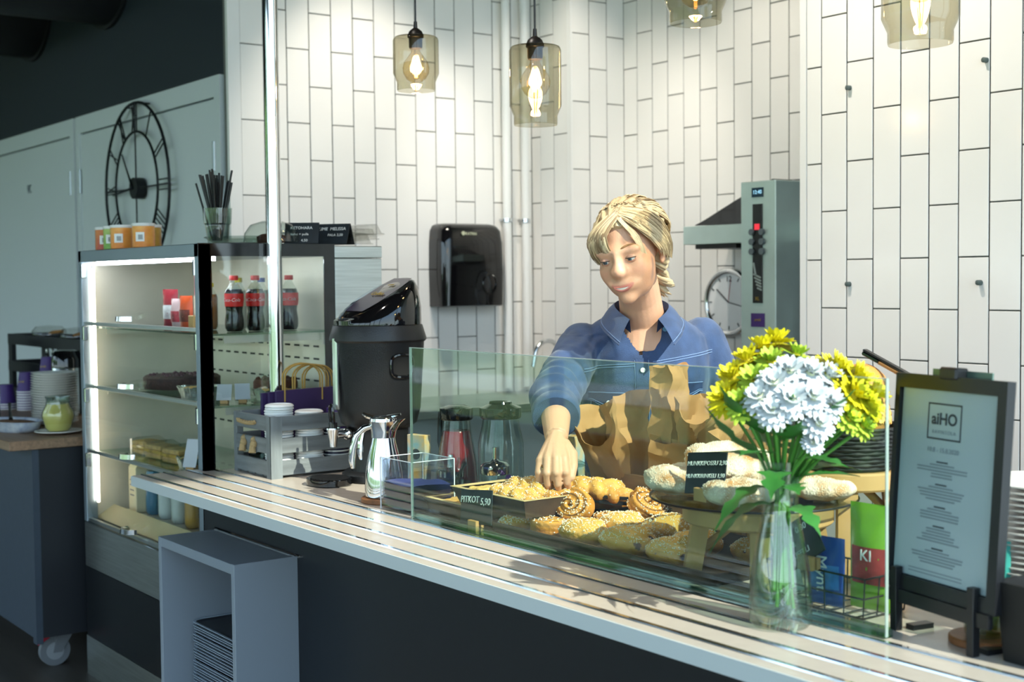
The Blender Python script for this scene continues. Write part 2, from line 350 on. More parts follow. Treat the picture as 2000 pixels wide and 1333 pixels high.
# ------------------------------------------------------------------ refrigerated display case
ALUB = mat('case_frame_grey', '#8d9aa4', .35, .6); BLKP = mat('case_black_panel', '#0e1216', .3)
CASEG = pane('case_glass', '#f8fbfa', 1.5, 1.3); INT = mat('case_interior_steel', '#d6d0c0', .35, .35, noise=(5, .1))
LED = mat('led_strip', '#fff3dc', emit=7); LEDT = mat('led_strip_cool', '#eef6ff', emit=12)
T = thing('display_case', 'refrigerated display case with glass flaps and black side frame', 'display case', (-4.26, 1.92, 0))
X0, X1, YF, YB2, YR2 = -4.782, -3.737, 1.613, 2.065, 2.235
wb(MB().box(X0, YF-.002, 0, X1, YR2, .14), 'plinth', STEEL, T)
wb(MB().box(X0+.004, YF, .141, X1, YR2, .39), 'base_panel', BLKP, T)
wb(MB().box(X0+.004, YF-.001, .391, X1-.002, YF+.03, .55), 'steel_panel', STEEL, T, bevel=.002)
wb(MB().box(X0, YF+.03, .391, X1, YR2, .555), 'machine_box', BLKP, T)
for x in (X0, X1-.03): wb(MB().box(x, YF, .551, x+.03, YF+.04, 1.512), 'front_post', ALUB, T, bevel=.002)
wb(MB().box(X0, YF, 1.472, X1, YF+.02, 1.512), 'front_rail', ALUB, T, bevel=.002)
wb(MB().box(X0, YF+.02, 1.475, X1-.004, YB2, 1.511), 'roof', BLKP, T)
sf = MB().box(X1-.004, YF+.0005, .556, X1, 1.655, 1.4745).box(X1-.004, 2.027, .556, X1, YB2, 1.4745).box(X1-.004, YF+.0005, 1.4745, X1, YB2, 1.513).box(X1-.004, 1.655, .556, X1, 2.027, .58)
wb(sf, 'side_frame', BLACKG, T)
wb(MB().box(X1-.0035, 1.655, .58, X1-.0005, 2.027, 1.4745), 'side_glass', CASEG, T)
wb(MB().box(X0, YF+.04, .556, X0+.006, YB2, 1.475), 'left_wall', INT, T)
wb(MB().box(X0, YB2, .556, X1, YR2, 1.468), 'rear_housing', STEEL, T, bevel=.002)
wb(MB().box(X0, YB2, 1.470, X1, YR2+.002, 1.507), 'rear_lid', STEEL, T, bevel=.002)
bw = wb(MB().box(X0+.006, YB2-.012, .556, X1-.004, YB2, 1.475), 'back_wall', INT, T)
SLOT = mat('slot_shade', '#2a2a28', .8)  # slots are dark bars on the wall, their inner shade as colour
for zz in (1.19, 1.15, 1.08, .97, .90, .74, .68):
    for k in range(14): MB().box(-4.72+k*.066, YB2-.0135, zz-.003, -4.685+k*.066, YB2-.0115, zz+.003).build('slot', SLOT, bw)
for zz in (1.245, 1.03, .80):
    sh = wb(MB().box(X0+.008, 1.66, zz-.006, X1-.006, YB2-.014, zz), 'glass_shelf', pane('shelf_glass', '#e6f5ee', 1.5), T)
    MB().box(X0+.01, 2.02, zz-.045, X1-.006, 2.05, zz-.007).build('shelf_rail', INT, sh)
    MB().box(X1-.03, 1.7, zz-.03, X1-.022, 2.04, zz-.007).build('shelf_bracket', INT, sh)
    MB().box(X0+.02, 1.7, zz-.03, X0+.028, 2.04, zz-.007).build('shelf_bracket', INT, sh)
wb(MB().box(X0+.006, 1.72, .556, X1-.004, YB2-.012, .578), 'deck', INT, T)
wb(MB().hexa([(X0+.006, 1.655, .556), (X1-.004, 1.655, .556), (X1-.004, 1.72, .556), (X0+.006, 1.72, .556)], [(X0+.006, 1.655, .56), (X1-.004, 1.655, .56), (X1-.004, 1.72, .60), (X0+.006, 1.72, .60)]), 'vent_deck', mat('vent_steel', '#d8c9a2', .35, .6, bump=(420, .8)), T)
wb(MB().box(X0+.044, 1.645, .62, X0+.052, 1.653, 1.45), 'light_strip', LED, T)
wb(MB().box(X0+.05, 1.66, 1.462, X1-.05, 1.69, 1.474), 'light_strip', LEDT, T)
zs = (.553, .80, 1.03, 1.25, 1.47)
for i in range(4):
    z0, z1 = zs[i]+.003, zs[i+1]-.003
    def fl(u, v, z0=z0, z1=z1): return (X0+.032+(X1-X0-.064)*u, YF+.012-.012*math.sin(PI*v), z0+(z1-z0)*v)
    m = MB().grid(fl, 2, 8); d = wb(m, 'flap_door', CASEG, T, smooth=80)
    MB().box(X0+.031, YF+.004, z0-.002, X1-.031, YF+.018, z0+.010).build('bottom_strip', STEEL, d, bevel=.001)
    for xe in (X0+.028, X1-.04): MB().box(xe, YF-.002, z1-.05, xe+.014, YF+.016, z1).build('pivot', CHROME, d, bevel=.002)
    MB().tube([(-4.31+.036*math.cos(a), YF-.002-.03*math.sin(a), z0+.028) for a in [PI*k/12 for k in range(13)]], [.011]*13, n=4).build('handle', CHROME, d, smooth=True)
# ------------------------------------------------------------------ bottles and food in the case
def bottle(name, label, loc, h, r, capc, liq, labc, group=None, lab=(.45, .68), fill=.82, waist=False, cat='bottle', word=None):
    t = thing(name, label, cat, loc, random.uniform(-.3, .3), group)
    R = lambda q: r*(1 if not waist else (1-.13*math.exp(-((q-.36)/.10)**2)+.02*math.exp(-((q-.15)/.1)**2)))
    prof = [(r*.8, 0), (r*.98, .012*h/.2)]+[(R(q), q*h) for q in (.12, .2, .28, .36, .44, .52, .62, .68)]+[(r*.86, .75*h), (r*.52, .84*h), (r*.4, .88*h), (r*.38, .93*h)]
    MB().lathe(prof, 20).build('bottle_shell', pane('pet_plastic', '#f2f6f4', 1.45, 1.2), t, smooth=True)
    lq = [(p[0]*.95, p[1]+.001) for p in prof if p[1] <= fill*h]
    MB().lathe(lq, 18).build('drink', mat('drink_'+liq, '#'+liq, .1), t, smooth=True)
    if labc:
        la = MB().lathe([(R(lab[0])*1.02, lab[0]*h), (R((lab[0]+lab[1])/2)*1.03, (lab[0]+lab[1])/2*h), (R(lab[1])*1.02, lab[1]*h)], 20, cap0=False, cap1=False).build('label_band', mat('label_'+labc, '#'+labc, .4), t, smooth=True)
        if word:
            for a0 in (-1.15, .95):
                w = text(word, h*.085, CHALKW, 'lettering', la, shear=.25, depth=.0001)
                for v in w.data.vertices:
                    a = a0-PI/2+v.co.x/(r*1.04); zz = v.co.y+(lab[0]+lab[1])/2*h; v.co = Vector((math.cos(a)*r*1.045, math.sin(a)*r*1.045, zz))
    MB().lathe([(r*.46, .915*h), (r*.48, .92*h), (r*.48, .99*h), (r*.44, h)], 18).build('cap', mat('cap_'+capc, '#'+capc, .4), t, smooth=True)
    return t
G = 'cola bottles on the top glass shelf'
for i, (x, y) in enumerate(((-3.85, 1.776), (-3.86, 1.852), (-3.855, 1.965))):
    bottle('cola_bottle', ['cola bottle with red cap and label next to the case side, first from the flaps', 'cola bottle with red cap and label between two other cola bottles', 'cola bottle with red cap and label nearest the rear wall of the case'][i], (x, y, 1.2455), .172, .029, 'c8201c', '160c0a', 'c7211d', G, waist=True, word='Coca-Cola')
bottle('juice_bottle', 'clear bottle with blue cap behind the cola bottles', (-4.06, 1.97, 1.2455), .165, .026, '3b4a96', 'd9dcd4', 'd7d3c4')
bottle('juice_bottle', 'clear bottle with yellow cap behind the cola bottles', (-4.04, 1.88, 1.2455), .165, .026, 'd9c23a', 'd8d9cc', 'e3dcc2')
bottle('juice_bottle', 'slim bottle with yellow cap beside the red sweet bags', (-4.08, 1.80, 1.2455), .15, .024, 'dcc531', '8e5a2b', None)
CAPS = [('a52a34', '4d7f9d', '3f78a8', 'bottle with red cap and blue label in the bottom of the case'), ('d9b92e', 'c9bf3a', 'd9cf4a', 'tall bottle with yellow cap and yellow label in the bottom of the case'), ('b9bcc0', 'dfe3df', 'e6e8ea', 'bottle with grey cap and white label in the bottom of the case'),
        ('37428c', 'dde1de', 'e9e9ee', 'bottle with dark blue cap and white label in the bottom of the case'), ('d9b92e', 'd7dbd2', 'e3e0cf', 'short-labelled bottle with yellow cap behind the blue-capped bottle'), ('d4773a', 'c98d3c', '3f9a4e', 'orange drink bottle with orange cap and green label'), ('3f9a4e', 'c99a46', '7d5a8a', 'bottle with green cap beside the orange drink'),
        ('4b4d60', '3a2c38', '4a3d4d', 'dark bottle with grey cap in the bottom of the case'), ('3f9a4e', '2f2530', '3c3244', 'dark bottle with green cap against the case side')]
for i, (c, l, lb, lab) in enumerate(CAPS):
    bottle('soft_drink_bottle', lab, (-4.60+i*.0575, 1.80+.058*(i % 2), .5785), .205, .0285, c, l, lb, 'soft drink bottles in the bottom of the case', word={2: 'Novelle', 3: 'Vichy', 5: 'Jaffa'}.get(i))
T = thing('drink_carton', 'cream drink carton with folded top beside the bottles', 'carton', (-4.685, 1.79, .5785))
MB().box(-.035, -.035, 0, .035, .035, .16).build('body', mat('carton_cream', '#e8d7ae', .5), T, bevel=.002)
MB().hexa([(-.035, -.035, .16), (.035, -.035, .16), (.035, .035, .16), (-.035, .035, .16)], [(-.035, -.004, .195), (.035, -.004, .195), (.035, .004, .195), (-.035, .004, .195)]).build('gable', mat('carton_cream', '#e8d7ae', .5), T)
for k in range(4): MB().box(-.02, -.0362, .06+k*.018, .016, -.0352, .064+k*.018).build('print_line', mat('print_grey', '#77727a', .6), T)
# top shelf packets
def packet(name, label, loc, w, h, d, colr, rz=0, cat='packet', band=None, word=None, wcol=None, group=None, rot=None):
    t = thing(name, label, cat, loc, rz, group, rot)
    def s(u, v, sg): return (w*(u-.5), sg*d/2*(math.sin(PI*u)*math.sin(PI*min(1, v*1.02)))**.6 + .002*nz(u*5, v*5, sg), h*v)
    m = MB().grid(lambda u, v: s(u, v, -1), 8, 10).grid(lambda u, v: s(u, v, 1), 8, 10)
    b = m.build('bag', mat('foil_'+colr, '#'+colr, .28, noise=(18, .18)), t, smooth=70)
    if band: MB().grid(lambda u, v: (w*.8*(u-.5), -d/2*(math.sin(PI*(.1+.8*u))*math.sin(PI*(.25+.35*v)))**.6-.001, h*(.25+.35*v)), 8, 6).build('print_band', mat('print_'+band, '#'+band, .35, noise=(30, .5)), b, smooth=70)
    if word: text(word, h*.15, mat('print_word_'+(wcol or 'f0f0f0'), '#'+(wcol or 'f0f0f0'), .5), 'lettering', b, (0, -d/2-.003, h*.52), (PI/2, 0, 0))
    return t
packet('sweet_bag', 'dark red sweet bag standing on the top glass shelf', (-4.26, 1.74, 1.246), .075, .13, .03, '9a2a35', .3, band='e9d7dc', group='sweet bags on the top shelf')
packet('sweet_bag', 'tall pink and red sweet bag behind the dark red one', (-4.20, 1.82, 1.246), .07, .18, .03, 'b02d4e', .2, band='e7c9b0', group='sweet bags on the top shelf')
packet('sweet_bag', 'white sweet bag with red print on the top glass shelf', (-4.16, 1.72, 1.246), .07, .10, .03, 'd9b9b9', .1, band='c23a4a', group='sweet bags on the top shelf')
packet('sweet_bag', 'orange sweet bag with dark lettering on the top glass shelf', (-4.06, 1.71, 1.246), .07, .11, .03, 'd9582c', .2, band='7d2a1c', group='sweet bags on the top shelf')
MB().box(-.02, -.015, 0, .02, .015, .05).build('snack_box', mat('box_tan', '#cda668', .6), None, bevel=.002, label='small tan snack box beside the orange sweet bag', category='box').location = (-3.97, 1.70, 1.2455)
# cakes on the middle shelves
CHOC = mat('chocolate_cake', '#3b2019', .6, noise=(60, .5), bump=(90, .8)); FOIL = mat('foil', '#cfd2d4', .22, 1, bump=(60, 1.0))
CRUST = mat('cake_crust', '#c79a52', .7, noise=(40, .35), bump=(70, .6))
def cake(name, label, loc, r, h, m, top=None, plate=True, sq=None, rz=0):
    t = thing(name, label, 'cake', loc, rz)
    if plate: MB().lathe([(r*.7, 0), (r*1.22, .008), (r*1.24, .011), (r*.7, .004)], 28).build('plate', CLEAR, t, smooth=True)
    z = .006 if plate else .003
    if sq: MB().box(-sq[0]/2, -sq[1]/2, z, sq[0]/2, sq[1]/2, z+h).build('body', m, t, bevel=.008, seg=2)
    else: MB().lathe([(r*.97, z), (r, z+h*.2), (r, z+h*.85), (r*.93, z+h), (r*.5, z+h*1.03), (.001, z+h*1.02)], 28).build('body', m, t, smooth=True)
    mm = MB()
    for k in range(46):
        a = random.uniform(0, 2*PI); q = r*math.sqrt(random.random())*.9; x, y = (q*math.cos(a), q*math.sin(a)) if not sq else (random.uniform(-.45, .45)*sq[0], random.uniform(-.45, .45)*sq[1])
        mm.sph((x, y, z+h*1.02), random.uniform(.004, .009), 6, 4)
    mm.build('topping', top or m, t, smooth=True, kind='stuff'); return t
BERRY = mat('berry_dark', '#4a2030', .4)
cake('chocolate_cake', 'round dark chocolate cake on a glass plate in the case', (-4.42, 1.84, 1.0305), .13, .045, CHOC, BERRY)
cake('chocolate_cake', 'small round brown cake beside the price tags', (-3.93, 1.95, 1.0305), .07, .05, mat('cocoa', '#5a3527', .8, bump=(120, 1)))
def foilpie(name, label, loc, w, d, h, m=CRUST, rz=0):
    t = thing(name, label, 'pie', loc, rz)
    pts = 36; prof = []
    def rg(s, z, j): return [(w/2*s*math.copysign(abs(math.cos(a))**.6, math.cos(a))*(1+j*random.uniform(-.04, .04)), d/2*s*math.copysign(abs(math.sin(a))**.6, math.sin(a))*(1+j*random.uniform(-.04, .04)), z+j*random.uniform(-.003, .003)) for a in [2*PI*k/pts for k in range(pts)]]
    MB().rings([rg(.86, 0, 0), rg(.98, h*.8, 1), rg(1.06, h, 1.4), rg(.94, h*.85, 1), rg(.82, .004, 0)]).build('foil_mould', FOIL, t, smooth=20)
    MB().rings([rg(.84, .006, 0), rg(.92, h*.72, .5), rg(.6, h*.95, .5), rg(.05, h*.98, 0)]).build('filling', m, t, smooth=True); return t
foilpie('foil_pie', 'golden pie in crinkled foil near the front flap', (-4.08, 1.76, 1.0305), .15, .12, .035)
foilpie('foil_pie', 'golden pie in crinkled foil behind the price tags', (-3.82, 1.90, 1.0305), .13, .13, .035)
TAGM = mat('tag_grey', '#b9bcc2', .4)
for i, (x, y, z) in enumerate(((-3.80, 1.715, 1.0305), (-3.79, 1.77, 1.0305))):
    t = thing('price_tag', ['grey price tag leaning beside the foil pie, first from the flap', 'grey price tag leaning beside the foil pie, second from the flap'][i], 'price tag', (x, y, z), .9+.3*i)
    MB().obox((0, 0, .035), (.045, .002, .05), RX(-.35)).build('card', TAGM, t); MB().box(-.012, -.008, 0, .012, .012, .014).build('holder', PINE, t, bevel=.001)
SAND = mat('sandwich_bread', '#d7b06c', .8, noise=(30, .3), bump=(50, .5)); FILL = mat('sandwich_filling', '#c9a44a', .5, noise=(25, .6))
for i, (x, y, lab) in enumerate(((-4.26, 1.76, 'wrapped sandwich in clear film on the lower shelf, beside the foil pie'), (-4.41, 1.76, 'wrapped sandwich in clear film on the lower shelf, in the middle of the row'), (-4.56, 1.77, 'wrapped sandwich in clear film on the lower shelf, by the light strip'))):
    t = thing('wrapped_sandwich', lab, 'sandwich', (x, y, .8005), .1, 'wrapped sandwiches on the lower shelf')
    MB().prism([(-.06, 0), (.06, 0), (.06, .05), (.0, .062), (-.06, .05)], -.04, .04, lambda u, v, h: (u, h, v)).build('film', pane('food_film', '#f5f5f0', 1.4, 1.6), t)
    MB().box(-.055, -.036, .002, .055, .036, .018).build('bread_slice', SAND, t, bevel=.003); MB().box(-.055, -.036, .031, .055, .036, .046).build('bread_slice', SAND, t, bevel=.003)
    MB().box(-.057, -.038, .019, .057, .038, .030).build('filling', FILL, t, bevel=.002)
foilpie('foil_pie', 'small foil pie on the lower shelf by the side frame', (-4.12, 1.75, .8005), .1, .1, .035, SAND)
foilpie('foil_pie', 'browned foil pie on the lower shelf behind the small one', (-3.83, 1.90, .8005), .12, .12, .04)
t = thing('price_tag', 'white triangular price tag in a wooden block on the lower shelf', 'price tag', (-4.02, 1.70, .8005), .5)
MB().obox((0, 0, .06), (.05, .002, .09), RX(-.3)).build('card', mat('tag_white', '#d5d3da', .5), t); MB().box(-.016, -.012, 0, .016, .012, .022).build('holder', PINE, t, bevel=.001)
# ------------------------------------------------------------------ on top of the case
CT = 1.513
def snackcan(label, x, y, c1, c2):
    t = thing('snack_can', label, 'can', (x, y, CT), random.uniform(-.2, .2), 'snack cans on the display case')
    MB().lathe([(.034, 0), (.036, .002), (.036, .072)], 24).build('can', mat('can_'+c1, '#'+c1, .4, noise=(22, .5), mixcol='#'+c2), t, smooth=True)
    MB().lathe([(.0365, .070), (.038, .072), (.038, .078), (.036, .080)], 24).build('lid', WHITEP, t, smooth=True)
    lb = MB().grid(lambda u, v: (.0368*math.cos(-.35-u*.8), .0368*math.sin(-.35-u*.8), .02+.03*v), 6, 1).build('barcode_label', WHITEP, t)
    for q in range(6): MB().grid(lambda u, v: (.0372*math.cos(-.5-(q+.5*u)*.07), .0372*math.sin(-.5-(q+.5*u)*.07), .026+.016*v), 1, 1).build('barcode_bar', BLACKP, lb)
snackcan('red snack can with white lid at the end of the row', -4.66, 1.672, 'b8323a', 'd98a3a'); snackcan('green snack can with white lid on the display case', -4.56, 1.665, '5fa33c', 'c9d27a')
snackcan('orange snack can with white lid beside the green can', -4.465, 1.655, 'e2791c', 'f0b25a'); snackcan('orange snack can with white lid standing apart', -4.30, 1.668, 'e2791c', 'e9a23a')
snackcan('brown and yellow snack can behind the orange cans', -4.41, 1.735, '8a5a2a', 'c9a03a')
t = thing('straw_glass', 'ribbed drinking glass holding black straws on the case', 'glass', (-3.79, 1.70, CT))
TGL = pane('tumbler_glass', '#e6eeea', 1.5, 2.0)
MB().lathe([(.026, 0), (.03, .004), (.036, .05), (.036, .055), (.041, .06), (.044, .105), (.041, .105), (.037, .06), (.033, .05), (.027, .008), (.001, .008)], 20, cap0=True, cap1=False).build('body', TGL, t, smooth=True)
for i in range(26):
    a = random.uniform(0, 2*PI); q = random.uniform(.0, .016); l = random.uniform(.17, .215); aa = a+random.uniform(-.5, .5); sp = random.uniform(.015, .05)
    bx, by = -3.79+q*math.cos(a), 1.70+q*math.sin(a)
    MB().tube([(0, 0, 0), (math.cos(aa)*sp, math.sin(aa)*sp, l)], .0032, n=6).build('straw', BLACKP, None, smooth=True, label='thin black drinking straw standing in the ribbed glass', category='straw', group='black straws in the glass').location = (bx, by, CT+.0085)
MB().lathe([(.02, 0), (.075, .0), (.075, .004), (.02, .004)], 24).build('black_board', BLACKP, None, label='flat black serving board under the straw glass, edge overhanging', category='board').location = (-3.86, 1.80, CT+.0001)
t = thing('cake_dome', 'clear glass cake dome with a ball knob on the case', 'cake dome', (-3.835, 1.90, CT+.0045))
MB().lathe([(.085, 0), (.088, .003), (.084, .03), (.066, .056), (.03, .068), (.001, .07)], 28, cap0=False).build('dome', TGL, t, smooth=True)
MB().sph((0, 0, .084), .017, 14, 8).build('knob', TGL, t, smooth=True); MB().lathe([(.045, .001), (.047, .02), (.03, .028), (.001, .03)], 16).build('cake_slice', mat('cocoa', '#5a3527', .8, bump=(120, 1)), t, smooth=True)
t = thing('glass_platter', 'shallow round glass platter lying behind the straw glass', 'platter', (-4.05, 1.92, CT))
MB().lathe([(.08, 0), (.10, .003), (.135, .026), (.14, .027), (.138, .03), (.1, .008), (.001, .006)], 30).build('dish', TGL, t, smooth=True)
def tent(label, x, y, rz, lines, mirror=False):
    t = thing('chalk_sign', label, 'sign', (x, y, CT), rz)
    for s in (-1, 1):
        b = MB().obox((0, s*.018, .034), (.105, .003, .072), RX(s*.45)).build('board', CHALK, t)
        if s == -1:
            for k, (wd, sz, ox) in enumerate(lines):
                q = text(wd, sz, CHALKW, 'lettering', b, (0, 0, 0), (0, 0, 0)); q.rotation_euler = (PI/2-.45, 0, 0); q.location = (ox, -.0215+.012*(k)*-.55, .05-.0195*k)
tent('black folded chalk sign with white lettering beside the pole', -3.795, 1.985, .95, (('KETOHARA', .013, 0), ('kahvi + pulla', .011, -.005), ('4,50', .012, .01)))
tent('black folded chalk sign reading lime, next to the plastic lids', -3.83, 2.12, .65, (('LIME  MELISSA', .015, 0), ('PALA 3,50', .012, .012)))
for i in range(3):
    t = thing('container_lid', 'clear ribbed plastic food lid lying in a loose pile on the case', 'lid', (-3.86+.012*i, 2.175+.012*i, CT+.011*i), .3*i, 'clear plastic lids on the case', rot=(random.uniform(-.05, .05), -.06*i, .5+.25*i))  # clear lids of food containers, piled loosely
    m = MB(); n = 48
    rg = lambda r, z, j: [(r*1.25*(1+j*.02*(k % 2))*math.cos(2*PI*k/n), r*(1+j*.02*(k % 2))*math.sin(2*PI*k/n), z) for k in range(n)]
    m.rings([rg(.075, 0, 0), rg(.074, .004, 0), rg(.067, .005, 1), rg(.058, .036, 1), rg(.02, .042, 0), rg(.001, .042, 0)], cap0=False).build('shell', pane('pet_lid', '#f4f4f2', 1.45, 2.2), t, smooth=20)
# ------------------------------------------------------------------ chrome pole
t = thing('chrome_pole', 'polished chrome pole from counter to ceiling beside the display case', 'pole', (-3.711, 1.846, ZC))
MB().cyl((0, 0, 0), (0, 0, 4.5-ZC), .0225, n=32).build('tube', CHROME, t, smooth=True); MB().lathe([(.0248, 0), (.0248, .004), (.0228, .008)], 32).build('flange', CHROME, t, smooth=True)
# ------------------------------------------------------------------ wooden crate with lids, cups and bags
GW = mat('weathered_wood', '#6f7678', .75, noise=(5, .28), stretch=(9, 9, 1), bump=(60, .3))
GW2 = mat('weathered_wood_x', '#6a7072', .75, noise=(5, .28), stretch=(1, 9, 9), bump=(60, .3)); GW3 = mat('weathered_wood_y', '#6a7072', .75, noise=(5, .28), stretch=(9, 1, 9), bump=(60, .3))
CX0, CX1, CY0, CY1, CZ1 = -3.684, -3.432, 1.686, 2.06, 1.02
T = thing('wooden_crate', 'weathered grey wooden crate with rope handles on the counter', 'crate', (-3.56, 1.87, ZC))
for x in (CX0+.003, CX1-.024):
    for y in (CY0+.003, CY1-.024): wb(MB().box(x, y, ZC, x+.021, y+.021, CZ1), 'corner_post', GW, T, bevel=.001)
for z in (.853, .915, .978):
    h = .042
    for y in (CY0, CY1-.003): wb(MB().box(CX0+.024, y+.0, z, CX1-.024, y+.011, z+h), 'slat', GW2, T, bevel=.0012)
    wb(MB().box(CX1-.011, CY0+.024, z, CX1, CY1-.024, z+h), 'slat', GW3, T, bevel=.0012)
    wb(MB().box(CX0, CY0+.06 if z < 0 else CY0+.024, z, CX0+.011, CY0+.13, z+h), 'slat', GW3, T, bevel=.0012)
wb(MB().box(CX1-.0265, CY0-.0015, ZC, CX1+.0005, CY0+.003, CZ1), 'corner_board', GW, T); wb(MB().box(CX1-.003, CY0-.0015, ZC, CX1+.0015, CY0+.034, CZ1), 'corner_board', GW, T)
for k in range(4): wb(MB().box(CX0+.03+k*.05, CY0+.012, ZC+.001, CX0+.068+k*.05, CY1-.012, ZC+.008), 'floor_slat', GW3, T)
ROPE = mat('rope', '#a08a62', .9, bump=(200, .8))
cxm = (CX0+CX1)/2-.02
def rope(pts, r):
    m = MB()
    for s in (0, 2.1, 4.2):
        P = [Vector(p) for p in pts]; q = []
        for i, p in enumerate(P): a = s+i*.9; q.append(p+Vector((0, math.cos(a)*r*.55, math.sin(a)*r*.55)))
        m.tube(q, r*.62, n=6)
    return m
wb(rope([(cxm-.055+.11*i/16, CY0-.006, .999-.004*math.sin(PI*i/16)) for i in range(17)], .006), 'rope_handle', ROPE, T, smooth=True)
for xx in (cxm-.03, cxm+.035): wb(MB().sph((xx, CY0+.004, .945), .013, 10, 7).sph((xx+.012, CY0-.006, .936), .011, 10, 7).tube([(xx+.01, CY0-.008, .935), (xx+.014, CY0-.012, .912)], [.008, .011], n=8), 'rope_knot', ROPE, T, smooth=True)
lidp = thing('cup_lid', 'white plastic cup lid in the taller stack inside the crate', 'cup lid', (-3.50, 1.745, ZC+.009), 0, 'white cup lids stacked in the crate')
MB().lathe([(.036, 0), (.0405, .001), (.0405, .0045), (.038, .007), (.034, .0085), (.033, .006), (.001, .0055)], 24).build('disc', WHITEP, lidp, smooth=True)
MB().lathe([(.0408, .0012), (.0414, .0025), (.0408, .0038)], 24, cap0=False, cap1=False).build('rim', WHITEP, lidp, smooth=True)
for i in range(1, 27): dup(lidp, (-3.50+random.uniform(-.001, .001)+(.004 if i > 24 else 0), 1.745, ZC+.009+.0072*i), 0)
for i in range(24): dup(lidp, (-3.482+random.uniform(-.001, .001), 1.832, ZC+.009+.0072*i), 0, 'white plastic cup lid in the shorter stack next to the taller lid stack')
def papercup(name, label, loc, h, r0, r1, m, group, cat='cup', up=True):
    t = thing(name, label, cat, loc, random.uniform(-.4, .4), group)
    pr = [(r0, 0), (r1, h), (r1-.0012, h), (r0-.0012, .003), (.001, .003)] if up else [(r1, 0), (r0, h), (r0-.001, h), (.001, h-.004)]
    MB().lathe(pr, 24).build('wall', m, t, smooth=True); zz = h if up else 0
    MB().lathe([(r1+.001, zz-.002), (r1+.0022, zz), (r1+.001, zz+.002)], 24, cap0=False, cap1=False).build('rim', WHITEP, t, smooth=True); return t
PURPLE = mat('purple_paper', '#41286c', .5, noise=(12, .12)); STRIPE = mat('navy_cup', '#1d1d35', .5); GOLD = mat('gold_print', '#a58a3c', .4, .3)
for i in range(12):
    c = papercup('paper_cup', 'upside-down paper cup of the striped stack behind the lid stacks', (-3.474, 1.915, ZC+.009+.0105*i), .06, .026, .036, STRIPE if i < 11 else PURPLE, 'paper cups stacked in the crate', up=False)
    if i == 11: c['label'] = 'purple paper cup turned upside down on top of the striped stack'
papercup('plastic_cup', 'clear plastic cup standing low behind the front slats of the crate', (-3.60, 1.735, ZC+.009), .07, .028, .038, pane('pet_cup', '#dfe8e4', 1.45, 2), None)
PBAG = mat('purple_bag', '#33214f', .55, noise=(9, .15)); TWIST = mat('twisted_paper', '#a98a48', .8)
for i in range(3):
    t = thing('paper_bag', ['purple paper carrier bag nearest the pole, twisted handles up', 'purple paper carrier bag in the middle of three', 'purple paper carrier bag nearest the lid stacks'][i], 'bag', (-3.652+.022*i, 1.905+.012*i, ZC+.009), PI/2, 'purple paper bags in the crate')
    MB().hexa([(-.14, -.007, 0), (.14, -.007, 0), (.14, .007, 0), (-.14, .007, 0)], [(-.14, -.006, .215+.004*i), (.14, -.006, .22+.004*i), (.14, .006, .22+.004*i), (-.14, .006, .215+.004*i)]).build('body', PBAG, t, bevel=.001)
    for s in (-1, 1):
        w = .05+.006*i
        MB().tube([(-.05*(i-1)-w, s*.006, .19), (-.05*(i-1)-w, s*.007, .235)]+[(-.05*(i-1)-w*math.cos(a), s*.008+.004*math.sin(a), .25+.04*math.sin(a)+.005*i) for a in [PI*k/10 for k in range(11)]]+[(-.05*(i-1)+w, s*.007, .235), (-.05*(i-1)+w, s*.006, .19)], .0026, n=6).build('handle', TWIST, t, smooth=True)
# ------------------------------------------------------------------ coffee urn
BM = mat('urn_satin_black', '#141517', .38, bump=(300, .15))
T = thing('coffee_urn', 'black coffee urn with slanted glossy lid and chrome tap', 'coffee urn', (-3.245, 1.925, ZC))
MB().lathe([(.10, 0), (.105, .004), (.105, .02), (.092, .03)], 36).build('foot', BM, T, smooth=True)
MB().lathe([(.082, .025), (.08, .05), (.082, .15), (.09, .165)], 36).build('pedestal', BM, T, smooth=True)
MB().lathe([(.085, .145), (.105, .16), (.116, .2), (.128, .385), (.13, .393)], 40).build('body', BM, T, smooth=True)
MB().lathe([(.1305, .385), (.1345, .39), (.1345, .395), (.124, .43), (.118, .433)], 40).build('collar', BM, T, smooth=True)
n = 40; rs = []
for r, z0, kz in ((.121, .432, 0), (.1215, .444, 0), (.119, .45, .30), (.112, .452, .75), (.103, .455, .95), (.092, .458, 1.03), (.06, .459, 1.06), (.001, .459, 1.07)):
    rs.append([(r*math.cos(a), r*math.sin(a)*(1 if kz < .1 else .98)+(.0 if kz < .1 else .004), z0+kz*.052*(1+math.sin(a)*r/.1)) for a in [2*PI*j/n for j in range(n)]])
L = MB().rings(rs).build('lid', BLACKG, T, smooth=60)
PUR2 = mat('urn_label_purple', '#2a2138', .15, noise=(20, .2))
def sl(x, y): r = .1; return Vector((x, y*.98+.004, .4605+1.04*.052*(1+y/.1)))
MB().grid(lambda u, v: sl(.062*(2*u-1)*(1-.25*abs(2*v-1)**3), .082*(2*v-1)), 8, 8).build('lid_label', PUR2, L, smooth=60)
tilt = math.atan2(.52, 1)
for wd, yy, sz in (('Coffee', -.0, .024), ('arvid', .045, .014)):
    q = text(wd, sz, GOLD, 'lettering', L, sl(0, yy)+Vector((0, -.002, .0022)), (tilt, 0, 0))
sq = lambda t_: math.copysign(abs(t_)**.6, t_)
MB().tube([(.1265*math.cos(.02+.27*sq(math.cos(b))), .1265*math.sin(.02+.27*sq(math.cos(b))), .322+.030*sq(math.sin(b))) for b in [2*PI*k/40 for k in range(41)]], .0052, n=8).build('grip_rim', BLACKG, T, smooth=True)
